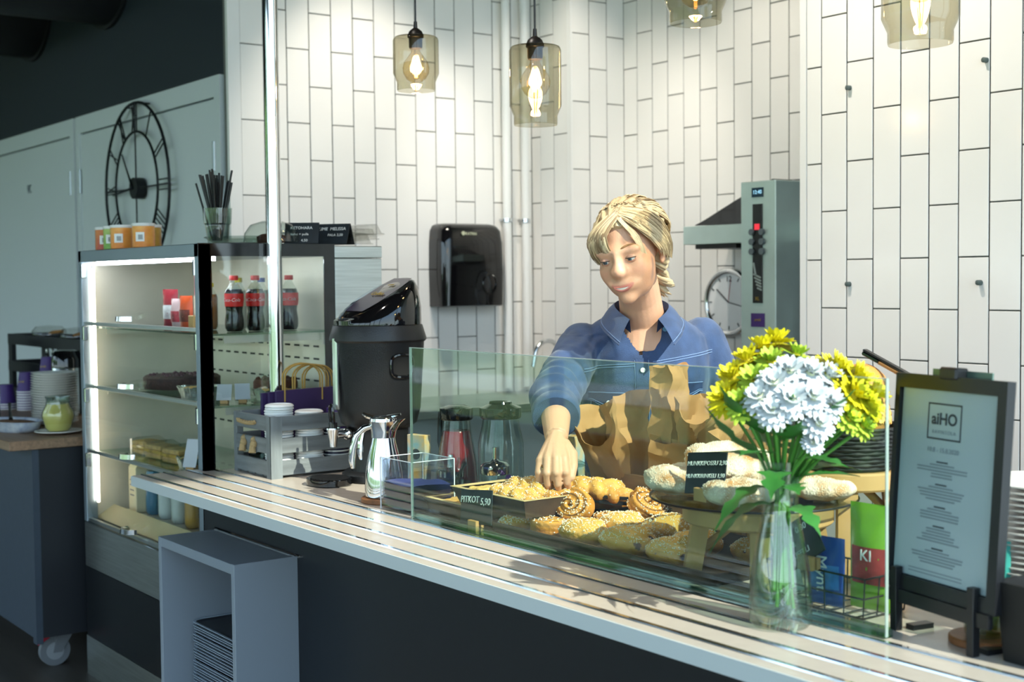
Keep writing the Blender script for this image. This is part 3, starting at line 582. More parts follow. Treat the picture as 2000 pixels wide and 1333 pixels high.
MB().grid(lambda u, v: (.1268*math.cos(.02+.26*(2*u-1)), .1268*math.sin(.02+.26*(2*u-1)), .322+.029*(2*v-1)), 10, 6).build('grip_hole_shade', mat('grip_shade', '#020203', .9), T)  # black patch on the body paints the shade inside the grip
MB().obox((-.01, -.128, .30), (.022, .012, .2)).build('gauge_column', mat('gauge_steel', '#c5c9cb', .12, .9), T, bevel=.004)
tp = MB().tube([(0, -.085, .135), (0, -.135, .135)], .011, n=14).sph((0, -.10, .135), .017, 12, 8).build('tap', CHROME, T, smooth=True)
MB().lathe([(.019, .0), (.0185, .004), (.011, -.03), (.0095, -.048), (.0075, -.048), (.009, -.03)], 16, (0, -.145, .15), cap1=False).build('spout', CHROME, tp, smooth=True)
MB().cyl((0, -.145, .15), (0, -.145, .168), .012, n=12).tube([(-.009, -.147, .165), (-.010, -.15, .2), (-.007, -.15, .212), (0, -.15, .217), (.007, -.15, .212), (.010, -.15, .2), (.009, -.147, .165)], .0042, n=8).build('lever', BLACKG, tp, smooth=True)
MB().lathe([(.066, 0), (.07, .003), (.07, .018), (.066, .02), (.058, .018)], 32, (0, -.16, 0), sy=.85).build('drip_tray', BLACKG, T, smooth=True)
m = MB()
for k in range(-4, 5): hw = math.sqrt(max(0, .056**2-(k*.012)**2)); m.box(k*.012-.002, -.16-hw*.85, .0185, k*.012+.002, -.16+hw*.85, .0212)
m.build('drip_grille', BLACKP, T)
# ------------------------------------------------------------------ chrome vacuum jug on a wooden coaster
WOODD = mat('coaster_wood', '#7a4e2c', .5, noise=(12, .3), stretch=(1, 8, 1))
MB().lathe([(.055, 0), (.058, .002), (.058, .011), (.055, .013)], 32).build('wooden_coaster', WOODD, None, smooth=True, label='round brown wooden coaster under the chrome jug', category='coaster').location = (-2.905, 1.735, ZC)
T = thing('vacuum_jug', 'polished chrome vacuum jug with curved handle on a coaster', 'jug', (-2.905, 1.735, ZC+.0132), .80)
MB().lathe([(.038, 0), (.047, .003), (.0485, .02), (.046, .06), (.04, .1), (.031, .135), (.0285, .15)], 40).build('body', CHROME, T, smooth=True)
n = 40; rs = []
for z, r, sp in ((.149, .0295, 0), (.152, .030, 0), (.165, .0305, .1), (.18, .0325, .45), (.19, .035, 1), (.188, .031, .8), (.178, .027, .3)):
    rs.append([((r+sp*.022*max(0, math.cos(a))**6)*math.cos(a), (r+0)*math.sin(a), z+sp*.006*max(0, math.cos(a))**6) for a in [2*PI*j/n for j in range(n)]])
MB().rings(rs).build('collar', CHROME, T, smooth=True)
MB().lathe([(.027, .182), (.031, .188), (.03, .197), (.018, .203), (.001, .204)], 28, sx=1.1).build('lid', CHROME, T, smooth=True)
MB().tube([(-.02, 0, .195), (-.042, 0, .202), (-.052, 0, .208)], [.006, .006, .004], n=8).tube([(.01, 0, .2), (.045, 0, .207)], [.005, .003], n=8).build('lid_lever', CHROME, T, smooth=True)
MB().tube([(-.028, 0, .178), (-.048, 0, .172), (-.068, 0, .152), (-.078, 0, .12), (-.081, 0, .09), (-.079, 0, .07)], [.007, .0085, .0095, .0095, .009, .005], n=10).tube([(-.05, 0, .17), (-.058, 0, .14), (-.06, 0, .11), (-.058, 0, .092)], [.004, .008, .008, .004], n=8).build('handle', CHROME, T, smooth=True)
# ------------------------------------------------------------------ acrylic napkin box
ACR = pane('acrylic', '#f3f4f6', 1.49, 2.2)
T = thing('napkin_box', 'clear acrylic box of dark blue napkins on the counter edge', 'box', (-2.75, 1.735, ZC))
for nm, b in (('front_wall', (-.07, -.06, .004, .07, -.057, .126)), ('rear_wall', (-.07, .057, .004, .07, .06, .126)), ('end_wall', (-.07, -.057, .004, -.067, .057, .126)), ('end_wall', (.067, -.057, .004, .07, .057, .126)), ('bottom', (-.07, -.06, 0, .07, .06, .004))): MB().box(*b).build(nm, ACR, T)
AEDGE = mat('acrylic_edge', '#d5dbe2', .2)
for sx in (-1, 1):
    for sy in (-1, 1): MB().box(sx*.0702-.0012, sy*.0602-.0012, .001, sx*.0702+.0012, sy*.0602+.0012, .127).build('corner_edge', AEDGE, T)
    MB().box(sx*.0702-.001, -.06, .126, sx*.0702+.001, .06, .1275).build('top_edge', AEDGE, T); MB().box(-.07, sx*.0602-.001, .126, .07, sx*.0602+.001, .1275).build('top_edge', AEDGE, T)
NAP = mat('napkin_navy', '#2e3a78', .8)
me = MB().grid(lambda u, v: (.13*(u-.5), .11*(v-.5), .004*math.sin(u*6+1)*math.sin(v*4+.5)), 14, 8).grid(lambda u, v: (.13*(u-.5), .11*(v-.5), .003+.004*math.sin(u*6+1)*math.sin(v*4+.5)), 14, 8).mesh('napkin', NAP, smooth=60)
for i in range(16): link('napkin', me, None, (-2.75+random.uniform(-.001, .001), 1.735, ZC+.010+.0036*i), (0, 0, 0 if i % 3 else .02), label='dark blue paper napkin folded in the acrylic box', category='napkin', group='blue napkins in the acrylic box')
# ------------------------------------------------------------------ pendant lamps
SMOKE = pane('smoked_glass', '#dedaca', 1.5, 1.6); BULBG = pane('bulb_glass', '#fff3dc', 1.45, 1.2)
FIL = mat('filament', '#ffb347', emit=25); SOCK = mat('lamp_socket', '#17120f', .4)
for x, y, zb, h, R, lab in ((-3.414, 2.169, 1.957, .158, .068, 'short smoked glass pendant lamp with a stepped rim, nearest the display case'), (-2.835, 2.169, 1.80, .205, .0685, 'tall smoked glass pendant lamp hanging beside the white pipes'), (-2.241, 2.172, 1.972, .17, .0705, 'smoked glass pendant lamp above the person, wide stepped rim'), (-1.631, 2.17, 1.837, .215, .0725, 'large smoked glass pendant lamp in front of the right tiled wall')):
    t = thing('pendant_lamp', lab, 'lamp', (x, y, zb), 0, 'smoked glass pendant lamps over the counter')
    o = [(R*.82, 0), (R*.84, .004), (R*.84, .024), (R*.9, .034), (R, .05), (R, h-.012), (R*.96, h-.004), (R*.9, h-.001), (.03, h), (.018, h)]
    MB().lathe(o, 40, cap0=False, cap1=False).build('shade', SMOKE, t, smooth=60)
    MB().lathe([(.016, h-.03), (.02, h-.005), (.024, h-.002), (.024, h+.004), (.019, h+.016), (.012, h+.022), (.006, h+.026), (.005, h+.045)], 20).lathe([(.018, h-.034), (.02, h-.03), (.02, h-.004)], 20).build('socket', SOCK, t, smooth=True)
    MB().cyl((0, 0, h+.04), (0, 0, 4.5-zb), .0028, n=8).build('cord', BLACKP, t)
    bz = h-.095
    MB().lathe([(.001, bz-.041), (.012, bz-.039), (.028, bz-.029), (.038, bz-.012), (.04, bz+.003), (.036, bz+.02), (.024, bz+.037), (.014, bz+.05), (.012, bz+.06)], 24, cap0=True, cap1=False).build('bulb', BULBG, t, smooth=True)
    m = MB()
    for k in range(4): a = k*PI/2+.4; m.tube([(.003*math.cos(a), .003*math.sin(a), bz-.024), (.0065*math.cos(a), .0065*math.sin(a), bz), (.003*math.cos(a), .003*math.sin(a), bz+.028)], .0013, n=6)
    m.build('filament', FIL, t, smooth=True)
    ld = bpy.data.lights.new('pendant_light', 'POINT'); ld.energy = 2.0; ld.color = (1, .72, .4); ld.shadow_soft_size = .02
    lo = bpy.data.objects.new('pendant_light', ld); COL.objects.link(lo); lo.location = (x, y, zb+bz-.0)
# ceiling spotlights washing the tiled walls
SPOTM = mat('spot_housing', '#15171a', .5)
def spot(p, tgt, e, size, lab, col=(1, .91, .80), blend=.6):
    p = Vector(p); d = (Vector(tgt)-p).normalized(); t = thing('ceiling_spotlight', lab, 'spotlight', p)
    MB().tube([-d*.09, d*.03], .045, n=24).build('housing', SPOTM, t, smooth=True); MB().tube([d*.0305, d*.033], .036, n=20).build('lens', mat('spot_lens', '#fff0da', emit=8), t)
    MB().cyl(tuple(-d*.05), tuple(-d*.05+Vector((0, 0, 4.5-p.z))), .009, n=8).build('stem', SPOTM, t)
    ld = bpy.data.lights.new('spot_light', 'SPOT'); ld.energy = e; ld.spot_size = math.radians(size); ld.spot_blend = blend; ld.color = col; ld.shadow_soft_size = .04
    lo = bpy.data.objects.new('spot_light', ld); COL.objects.link(lo); lo.location = p+d*.04; lo.rotation_euler = d.to_track_quat('-Z', 'Y').to_euler()
spot((-4.15, 2.75, 3.45), (-5.0, 3.0, 1.45), 85, 56, 'black ceiling spotlight aimed at the tiled wall behind the display case')
spot((-4.0, 3.15, 3.45), (-4.8, 3.9, 1.4), 62, 58, 'black ceiling spotlight aimed at the corner with the white pipes')
spot((-3.55, 3.2, 3.45), (-4.0, 4.1, 1.4), 62, 60, 'black ceiling spotlight aimed at the tiles above the extractor hood')
spot((-2.75, 2.35, 3.45), (-2.4, 3.3, 1.6), 105, 64, 'black ceiling spotlight aimed at the right tiled wall')
spot((-3.2, 1.2, 3.45), (-2.6, 2.2, 1.0), 80, 60, 'black ceiling spotlight aimed at the counter and the person')
# ------------------------------------------------------------------ white pipes, paper dispenser
PIPE = mat('pipe_white', '#e4e4e0', .35)
for y, lab in ((3.65, 'white vertical water pipe with chrome clamp, nearer the paper dispenser'), (3.755, 'white vertical water pipe with chrome clamp, nearer the corner')):
    t = thing('water_pipe', lab, 'pipe', (-4.99, y, .9), 0, 'white water pipes on the tiled wall')
    MB().cyl((0, 0, 0), (0, 0, 2.83), .0195, n=24).build('pipe', PIPE, t, smooth=True)
    for zz in (.765, 2.2): c = MB().cyl((0, 0, zz-.008), (0, 0, zz+.008), .0225, n=20).build('clamp', CHROME, t, smooth=True); MB().cyl((0, -.02, zz), (0, -.042, zz), .006, n=8).cyl((-.02, 0, zz), (-.05, 0, zz), .006, n=8).build('screw', CHROME, c, smooth=True)
T = thing('paper_dispenser', 'glossy black paper towel dispenser on the tiled wall', 'dispenser', (-5.041, 3.425, 1.278))
n = 12; rs = []
def dsec(z, w, d, r):
    pts = [(0, -w), (d-r, -w)]+[(d-r+r*math.sin(a), -w+r-r*math.cos(a)) for a in [PI/2*k/6 for k in range(1, 7)]]+[(d-r+r*math.sin(a), w-r-r*math.cos(a)) for a in [PI/2+PI/2*k/6 for k in range(0, 7)]]+[(0, w)]
    return [(x, y, z) for x, y in pts]
prof = [(0, .163, .108, .03), (.004, .167, .115, .035), (.15, .17, .122, .04), (.28, .168, .120, .045), (.335, .163, .112, .045), (.358, .15, .095, .045), (.367, .13, .07, .04)]
MB().rings([dsec(*p) for p in prof]).build('cover', BLACKG, T, smooth=50)
MB().tube([(.1195-.002*k/8, -.01-.10*(1-math.cos(PI/2*k/8))*.9+.075, .006+.20*k/8) for k in range(9)], .0025, n=6).build('seam', BLACKP, T, smooth=True)
MB().tube([(.121, .075+.035*math.cos(a), .10+.045*math.sin(a)) for a in [2*PI*k/24 for k in range(25)]], .004, n=6).build('window_ring', BLACKG, T, smooth=True)
text('KATRIN', .017, mat('logo_pale', '#b9bb9e', .5), 'lettering', T, (.1225, -.025, .32), (PI/2, 0, PI/2), bold=.0004)
MB().tube([(.118, -.065, .322), (.1222, -.065, .322)], .009, n=16).build('logo_dot', mat('logo_pale', '#b9bb9e', .5), T)
# ------------------------------------------------------------------ big open metal clock on the door
T = thing('skeleton_clock', 'large open black metal clock with roman numerals hung on the door', 'clock', (-5.965, 2.285, 1.825))
IRON = mat('black_iron', '#14171a', .45, .4)
ring = lambda R, r, n=48: MB().tube([(R*math.cos(a), 0, R*math.sin(a)) for a in [2*PI*k/n for k in range(n+1)]], r, n=8, cap=False)
ring(.385, .007).build('outer_ring', IRON, T, smooth=True); ring(.255, .006).build('inner_ring', IRON, T, smooth=True)
NUM = ['XII', 'I', 'II', 'III', 'IIII', 'V', 'VI', 'VII', 'VIII', 'IX', 'X', 'XI']
for i, s in enumerate(NUM):
    a = PI/2-i*PI/6; m = MB(); rad = Vector((math.cos(a), 0, math.sin(a))); tan = Vector((math.sin(a), 0, -math.cos(a)))
    w = .022; tot = (len(s)-1)*w; q = -tot/2
    for ch in s:
        if ch == 'I': m.tube([rad*.255+tan*q, rad*.385+tan*q], .0035, n=5)
        elif ch == 'X': m.tube([rad*.255+tan*(q-.014), rad*.385+tan*(q+.014)], .0035, n=5).tube([rad*.255+tan*(q+.014), rad*.385+tan*(q-.014)], .0035, n=5)
        else: m.tube([rad*.385+tan*(q-.014), rad*.255+tan*q], .0035, n=5).tube([rad*.255+tan*q, rad*.385+tan*(q+.014)], .0035, n=5)
        q += w
    m.build('numeral', IRON, T)
MB().cyl((0, -.015, 0), (0, .03, 0), .048, n=28).build('hub', IRON, T, smooth=True)
MB().tube([(0, 0, -.385), (0, 0, .385)], .004, n=6).tube([(-.385, 0, 0), (.385, 0, 0)], .004, n=6).build('spoke', IRON, T)
MB().tube([(0, -.018, 0), (-.12, -.018, .16)], [.006, .003], n=6).build('hour_hand', IRON, T); MB().tube([(0, -.02, 0), (-.24, -.02, -.02)], [.006, .003], n=6).build('minute_hand', IRON, T)
for xx in (-.1, .1): MB().cyl((xx, 0, .372), (xx, .033, .372), .004, n=6).build('standoff', IRON, T)
# ------------------------------------------------------------------ steel wall clock, hood, dish machine tower, oven
T = thing('wall_clock', 'round steel wall clock with white face on the back tiles', 'clock', (-4.06, 4.143, 1.29))
MB().tube([(0, -.0, 0), (0, -.02, 0)], .128, n=40).build('face', mat('clock_face', '#eceeee', .3), T, smooth=True)
MB().tube([(.133*math.cos(a), -.018, .133*math.sin(a)) for a in [2*PI*k/40 for k in range(41)]], .014, n=10, cap=False).build('bezel', CHROME, T, smooth=True)
MB().tube([(0, -.023, 0), (-.07, -.023, .055)], .0025, n=5).build('hour_hand', BLACKP, T); MB().tube([(0, -.024, 0), (.10, -.024, -.02)], .0022, n=5).build('minute_hand', BLACKP, T); MB().tube([(0, -.025, 0), (.015, -.025, .1)], .001, n=5).build('second_hand', mat('red_hand', '#b3272a', .5), T)
for i in range(12):
    a = PI/2-i*PI/6
    if i == 0: text('12', .035, BLACKP, 'numeral', T, (0, -.0215, .098), (PI/2, 0, 0))
    else: MB().obox((.108*math.cos(a), -.021, .108*math.sin(a)), (.004, .002, .016), RY(-a+PI/2)).build('hour_mark', BLACKP, T)
GSTEEL = mat('greenish_steel', '#b7c9c3', .34, .45, noise=(5, .1))
T = thing('extractor_hood', 'steel extractor hood with curved dark glass visor on the back wall', 'hood', (-3.6, 3.98, 1.5))
wb(MB().box(-4.06, 3.86, 1.53, -2.99, 4.144, 1.604), 'canopy_band', GSTEEL, T, bevel=.002)
wb(MB().box(-4.03, 3.9, 1.512, -3.80, 4.12, 1.53), 'filter_strip', BLACKP, T)
wb(MB().hexa([(-3.85, 3.88, 1.604), (-2.99, 3.88, 1.604), (-2.99, 4.144, 1.604), (-3.85, 4.144, 1.604)], [(-3.66, 3.98, 1.77), (-3.0, 3.98, 1.77), (-3.0, 4.144, 1.77), (-3.66, 4.144, 1.77)]), 'sloping_top', STEEL, T)
rs = [[(-4.0+.42*q, 3.87, 1.606), (-4.0+.42*q, 4.14, 1.606), (-4.0+.42*q, 4.14, 1.609+.16*q**1.2+.012*math.sin(PI*q)), (-4.0+.42*q, 3.87, 1.609+.16*q**1.2+.012*math.sin(PI*q))] for q in [k/12 for k in range(13)]]
wb(MB().rings(rs), 'glass_visor', BLACKG, T, smooth=True)
T = thing('dish_machine_tower', 'tall narrow steel control tower with black button strip', 'machine', (-3.5, 3.76, 0))
TX0, TX1, TY0, TY1 = -3.582, -3.408, 3.70, 3.85
wb(MB().box(TX0, TY0, 0, TX1, TY1, 1.749), 'column', GSTEEL, T, bevel=.003)
xm = (TX0+TX1)/2
st = wb(MB().box(xm-.024, TY0-.004, 1.30, xm+.024, TY0, 1.665), 'button_strip', BLACKP, T, bevel=.001)
wb(MB().box(xm-.028, TY0-.003, 1.69, xm+.028, TY0, 1.725), 'display', mat('lcd', '#16303c', .1), T); text('12:40', .02, mat('lcd_text', '#8fc6e0', emit=.8), 'digits', T, (xm+3.5, TY0-.0035-3.76, 1.708), (PI/2, 0, 0))
for s in (-1, 1):
    for k in range(3): MB().tube([(xm+s*.025, TY0-.002, 1.562-.036*k), (xm+s*.025, TY0-.012, 1.562-.036*k)], .012, n=14).build('button', mat('button_grey', '#5c676b', .4), st, smooth=True)
MB().box(xm-.012, TY0-.006, 1.57, xm+.012, TY0-.004, 1.592).build('red_lamp', mat('lamp_red', '#d4303e', emit=.6), st)
for k in range(5): MB().obox((xm+.003*k, TY0-.005, 1.40-.012*k), (.04-.004*k, .002, .006), RY(.35)).build('hand_symbol', mat('symbol_grey', '#8f9c98', .5), st)
MB().obox((xm-.012, TY0-.005, 1.425), (.008, .002, .05), RY(-.25)).build('hand_symbol', mat('symbol_grey', '#8f9c98', .5), st)
text('XL', .018, GOLD, 'lettering', st, (xm, TY0-.0048, 1.316), (PI/2, 0, 0))
sk = wb(MB().box(xm-.034, TY0-.002, 1.212, xm+.034, TY0, 1.262), 'purple_sticker', PURPLE, T); text('arvid', .016, GOLD, 'lettering', sk, (xm, TY0-.0028, 1.238), (PI/2, 0, 0))
T = thing('tall_oven', 'tall black oven standing behind the steel tower', 'oven', (-3.2, 3.95, 0))
wb(MB().box(-3.38, 3.86, 0, -2.99, 4.14, 1.505), 'body', BLKP, T, bevel=.003); wb(MB().box(-3.375, 3.85, .5, -3.0, 3.86, 1.49), 'door', BLACKG, T, bevel=.002); wb(MB().cyl((-3.36, 3.835, .8), (-3.36, 3.835, 1.3), .008, n=10), 'handle', STEEL, T, smooth=True)
wb(MB().cyl((-3.30, 3.846, 1.46), (-3.30, 3.85, 1.46), .016, n=14), 'knob', BLACKP, T)
# sink bench along the left wall with a tall faucet
T = thing('sink_bench', 'steel sink bench against the left tiled wall', 'bench', (-4.75, 3.1, 0))
wb(MB().box(-5.03, 2.42, .06, -4.52, 3.81, .845), 'cabinet', mat('bench_grey', '#8b8f90', .5), T); wb(MB().box(-5.035, 2.40, .846, -4.5, 3.82, .88), 'steel_top', STEEL, T, bevel=.003); wb(MB().box(-5.0, 2.45, 0, -4.6, 3.8, .06), 'plinth', BLACKP, T)
T = thing('faucet', 'tall chrome gooseneck faucet on the sink bench', 'faucet', (-4.86, 3.745, .8805))
MB().lathe([(.024, 0), (.024, .03), (.014, .04)], 20).build('base', CHROME, T, smooth=True)
MB().tube([(0, .02, .03), (0, .06, .14)]+[(0, .03-.075*math.cos(a)+.0, .16+.075*math.sin(a)) for a in [PI-PI*k/12 for k in range(13)]]+[(0, -.055, .12)], .0105, n=12).build('neck', CHROME, T, smooth=True)
MB().tube([(.01, 0, .035), (.07, .02, .07)], [.008, .005], n=8).build('lever', CHROME, T, smooth=True)
# ------------------------------------------------------------------ service cart at the left
CARTM = mat('cart_slate', '#3a4450', .45, noise=(40, .06)); CWOOD = mat('cart_oak', '#8a6f57', .45, noise=(10, .25), stretch=(.4, 8, 8))
T = thing('service_cart', 'dark slate service cart with wooden top on castors', 'cart', (-5.8, 1.85, 0))
wb(MB().box(-6.95, 1.375, .812, -4.845, 2.28, .845), 'wooden_top', CWOOD, T, bevel=.002)
wb(MB().box(-6.85, 1.458, .13, -4.90, 1.478, .811), 'front_panel', CARTM, T); wb(MB().box(-4.90, 1.458, .11, -4.862, 1.462+.02, .811), 'corner_strip', CARTM, T)
wb(MB().box(-4.90, 1.482, .13, -4.864, 2.24, .811), 'end_panel', mat('cart_dark', '#1a1e24', .5), T); wb(MB().box(-6.85, 2.22, .13, -4.9, 2.24, .811), 'back_panel', CARTM, T); wb(MB().box(-6.85, 1.478, .13, -4.9, 2.22, .15), 'floor_panel', CARTM, T)
CAST = mat('castor_grey', '#6d7175', .5); CASTR = mat('castor_red', '#c0283c', .4)
for x in (-4.96, -6.75):
    for y in (1.55, 2.15):
        c = wb(MB().tube([(x-.012, y-.0, .055), (x+.012, y, .055)], .055, n=28), 'castor', CAST, T, smooth=True)
        MB().tube([(x-.015, y, .055), (x+.015, y, .055)], .032, n=20).build('wheel_hub', mat('hub_grey', '#8b8f92', .5), c, smooth=True)
        MB().hexa([(x-.02, y-.01, .05), (x+.02, y-.01, .05), (x+.02, y+.02, .05), (x-.02, y+.02, .05)], [(x-.03, y+.01, .13), (x+.03, y+.01, .13), (x+.03, y+.07, .13), (x-.03, y+.07, .13)]).build('fork', CAST, c)
        MB().obox((x, y-.045, .105), (.035, .05, .022), RX(.5)).build('brake_pedal', CASTR, c, bevel=.003)
ZT = .846
CZ = mat('dish_ceramic', '#c9cdd0', .25, noise=(30, .15), mixcol='#8d97b0')
T = thing('baking_dish', 'oval ceramic baking dish with browned crumble on the cart', 'dish', (-5.21, 1.50, ZT), .2)
MB().lathe([(.10, 0), (.118, .012), (.13, .04), (.134, .042), (.124, .04), (.112, .02), (.001, .018)], 36, sx=1.15, sy=.62).build('dish', CZ, T, smooth=True)
MB().lathe([(.122, .028), (.10, .034), (.05, .037), (.001, .036)], 36, sx=1.13, sy=.6, cap0=False).build('crumble', mat('crumble', '#7a5638', .9, noise=(80, .5), bump=(140, 1)), T, smooth=True)
MB().tube([(-.04, .0, .04), (-.12, .02, .062), (-.19, .04, .085)], [.008, .005, .007], n=8).build('spoon', BLACKP, None, smooth=True, label='black serving spoon resting in the baking dish', category='spoon').location = (-5.21, 1.50, ZT)
JUICE = mat('juice_yellow', '#e3cf78', .3, sub=0)
T = thing('juice_jug', 'small glass jug of yellow juice on a saucer', 'jug', (-5.005, 1.60, ZT+.010))
MB().lathe([(.034, .001), (.044, .012), (.056, .055), (.053, .07), (.04, .095), (.038, .10)], 30, cap0=True).build('juice', JUICE, T, smooth=True)
MB().lathe([(.037, 0), (.047, .011), (.059, .055), (.056, .07), (.043, .097), (.041, .115), (.046, .128), (.044, .128), (.039, .115), (.041, .1)], 30, cap1=False).build('glass', TGL, T, smooth=True)
MB().tube([(-.042, -.005, .115), (-.07, -.01, .113), (-.085, -.012, .09), (-.08, -.012, .06), (-.068, -.01, .042)], .0065, n=8).build('handle', TGL, T, smooth=True)
MB().lathe([(.04, 0), (.07, .006), (.085, .01), (.085, .012), (.05, .0085), (.001, .0085)], 30).build('saucer', WHITEC, None, smooth=True, label='white saucer under the juice jug', category='saucer').location = (-5.005, 1.60, ZT)
pl0 = MB().lathe([(.045, 0), (.05, .002), (.088, .013), (.09, .015), (.086, .015), (.05, .0045), (.001, .004)], 28).mesh('small_plate', WHITEC, smooth=True)
for i in range(21): link('small_plate', pl0, None, (-5.33+.004*math.sin(i*.35)+.0006*i, 1.69+random.uniform(-.0015, .0015), ZT+.0096*i), None, label='white side plate topping the tall stack on the cart' if i == 20 else 'white side plate in the tall stack on the cart', category='plate', group='white plates stacked on the cart')
DCR = mat('crate_black_wood', '#17181c', .55)
T = thing('cutlery_crate', 'black open slatted crate with cutlery on the cart', 'crate', (-6.2, 2.03, ZT))
for x in (-.60, .54):
    for y in (-.09, .07): MB().box(x, y, 0, x+.06, y+.02, .31).build('corner_post', DCR, T)
for z in (.0, .13, .26):
    for y in (-.092, .09): MB().box(-.60, y, z, .60, y+.012, z+.05).build('slat', DCR, T)
    for x in (-.602, .59): MB().box(x, -.08, z, x+.012, .09, z+.05).build('slat', DCR, T)
MB().box(-.59, -.08, .002, .59, .09, .012).build('bottom', DCR, T)
for i in range(9):
    MB().tube([(0, 0, 0), (random.uniform(-.03, .03), .02, .2)], [.004, .004], n=6).sph((random.uniform(-.02, .02), .02, .215), .018, 8, 6, (1, .4, 1.4)).build('spoon', mat('steel_spoon', '#c9ccce', .2, 1), None, smooth=True, label='steel spoon standing in the black crate', category='spoon', group='steel spoons in the black crate').location = (-6.6+i*.085, 2.04, ZT+.013)
for i, (dx, z) in enumerate(((.0, .23), (.03, .26))): MB().tube([(-.09, 0, 0), (0, -.01, .01), (.09, 0, .015)], .008, n=8).build('wooden_tongs', mat('tongs_wood', '#9a6c3a', .6), None, smooth=True, label='pale wooden tongs lying over the black crate', category='tongs', group='wooden tongs').location = (-6.35+.35*i, 2.03, ZT+.316)
G = 'purple paper cups on the cart'
for i, (x, y, n, z0, lab) in enumerate(((-5.93, 1.86, 14, 0, 'purple paper cup in the tallest upside-down stack on the cart'), (-6.05, 1.80, 8, 0, 'purple paper cup in the middle-height upside-down stack on the cart'), (-6.15, 1.74, 3, 0, 'purple paper cup in the lowest upside-down stack on the cart'))):
    for k in range(n):
        c = papercup('paper_cup', lab, (x, y, ZT+.0115*k), .085, .03, .042, PURPLE if k == n-1 else mat('cup_lilac', '#8d7f96', .5), G, up=False)
        if k == n-1: text('arvid', .014, GOLD, 'lettering', c, (.012, -.0385, .045), (PI/2, 0, .35))
T = thing('thermos_jug', 'glass and steel thermos jug with black lid on the cart', 'jug', (-5.68, 1.86, ZT))
MB().lathe([(.06, 0), (.065, .005), (.065, .2), (.055, .215)], 30).build('body', mat('thermos_steel', '#cfd0cc', .15, 1), T, smooth=True); MB().lathe([(.066, .2), (.066, .235), (.05, .27), (.035, .275)], 30).build('lid', BLACKG, T, smooth=True)
MB().tube([(-.06, 0, .24), (-.10, -.01, .235), (-.11, -.01, .19), (-.105, -.01, .08), (-.065, 0, .05)], .008, n=8).build('handle', CHROME, T, smooth=True)
for i in range(2):
    T = thing('serving_cover', 'clear plastic cover lying on the black crate', 'cover', (-6.45+.4*i, 2.03, ZT+.311), .1, 'clear covers on the black crate')
    MB().lathe([(.08, 0), (.078, .02), (.06, .04), (.001, .045)], 24, cap0=False).build('shell', pane('pet_lid', '#f4f4f2', 1.45, 2.2), T, smooth=True)
T = thing('menu_holder', 'small acrylic menu holder with dark card at the end of the cart', 'sign holder', (-5.60, 1.52, ZT), .3)
MB().box(-.07, -.003, .0, .07, .003, .15).build('panel', ACR, T); MB().box(-.066, -.0015, .004, .066, .0015, .07).build('card', BLACKP, T); MB().box(-.07, -.03, 0, .07, .03, .003).build('foot', ACR, T)
T = thing('napkin_holder', 'dark glossy napkin holder at the far end of the cart', 'holder', (-6.55, 1.72, ZT))
MB().box(-.12, -.06, 0, .12, .06, .30).build('body', BLACKG, T, bevel=.01, seg=2); MB().box(-.09, -.065, .05, .09, -.061, .25).build('front_plate', STEEL, T)
# ------------------------------------------------------------------ sneeze guard
T = thing('sneeze_guard', 'upright clear glass sneeze guard standing along the counter', 'glass screen', (-1.985, 1.665, ZC))
MB().box(-.675, -.003, .0035, .675, .003, .397).build('pane', pane('guard_glass', '#eef8f3', 1.52, 1.0), T)
GEDGE = mat('glass_edge', '#cfe6e0', .15, trans=.6)
MB().box(-.6752, -.0031, .397, .6752, .0031, .3985).box(-.6768, -.0031, .003, -.6752, .0031, .3985).box(.6752, -.0031, .003, .6768, .0031, .3985).build('polished_edge', GEDGE, T)
MB().box(-.675, .0035, .0005, .675, .016, .014).box(-.675, -.006, .0005, .675, .016, .003).build('foot_channel', pane('channel_clear', '#dcebe8', 1.49, 3), T)
# ------------------------------------------------------------------ baking moulds, loaves, buns
CARD = mat('card_mould', '#4a372c', .7, noise=(25, .3)); CARDR = mat('card_rim', '#d3b583', .7)
BREAD = mat('bread', '#c98a3c', .55, attr='tint', noise=(35, .10), bump=(120, .5)); SUGAR = mat('pearl_sugar', '#f4ead6', .5)
def mould(label, x0, x1, y0, y1, z, h=.041):
    t = thing('baking_mould', label, 'tray', ((x0+x1)/2, (y0+y1)/2, z), 0, 'brown card baking moulds'); w, d = (x1-x0)/2, (y1-y0)/2
    q = lambda s, zz: [(sx*(w-s), sy*(d-s), zz) for sx, sy in ((1, 1), (-1, 1), (-1, -1), (1, -1))]
    MB().rings([q(.018, 0), q(.002, h), q(.004, h), q(.02, .002)]).build('wall', CARD, t)
    for a, b in ((0, 1), (1, 2), (2, 3), (3, 0)):
        P, Q = Vector(q(.0, h)[a]), Vector(q(0, h)[b]); i0, i1 = Vector(q(.014, h-.001)[a]), Vector(q(.014, h-.001)[b]); up = Vector((0, 0, .0012))
        MB().hexa([P, Q, i1, i0], [P+up, Q+up, i1+up, i0+up]).build('rim_flap', CARDR, t)
    return t
mould('brown card baking mould under the others, touching the counter', -2.70, -2.42, 1.715, 1.89, ZC+.0005)
mould('brown card baking mould holding the plaited loaves', -2.555, -2.275, 1.70, 1.885, ZC+.043)
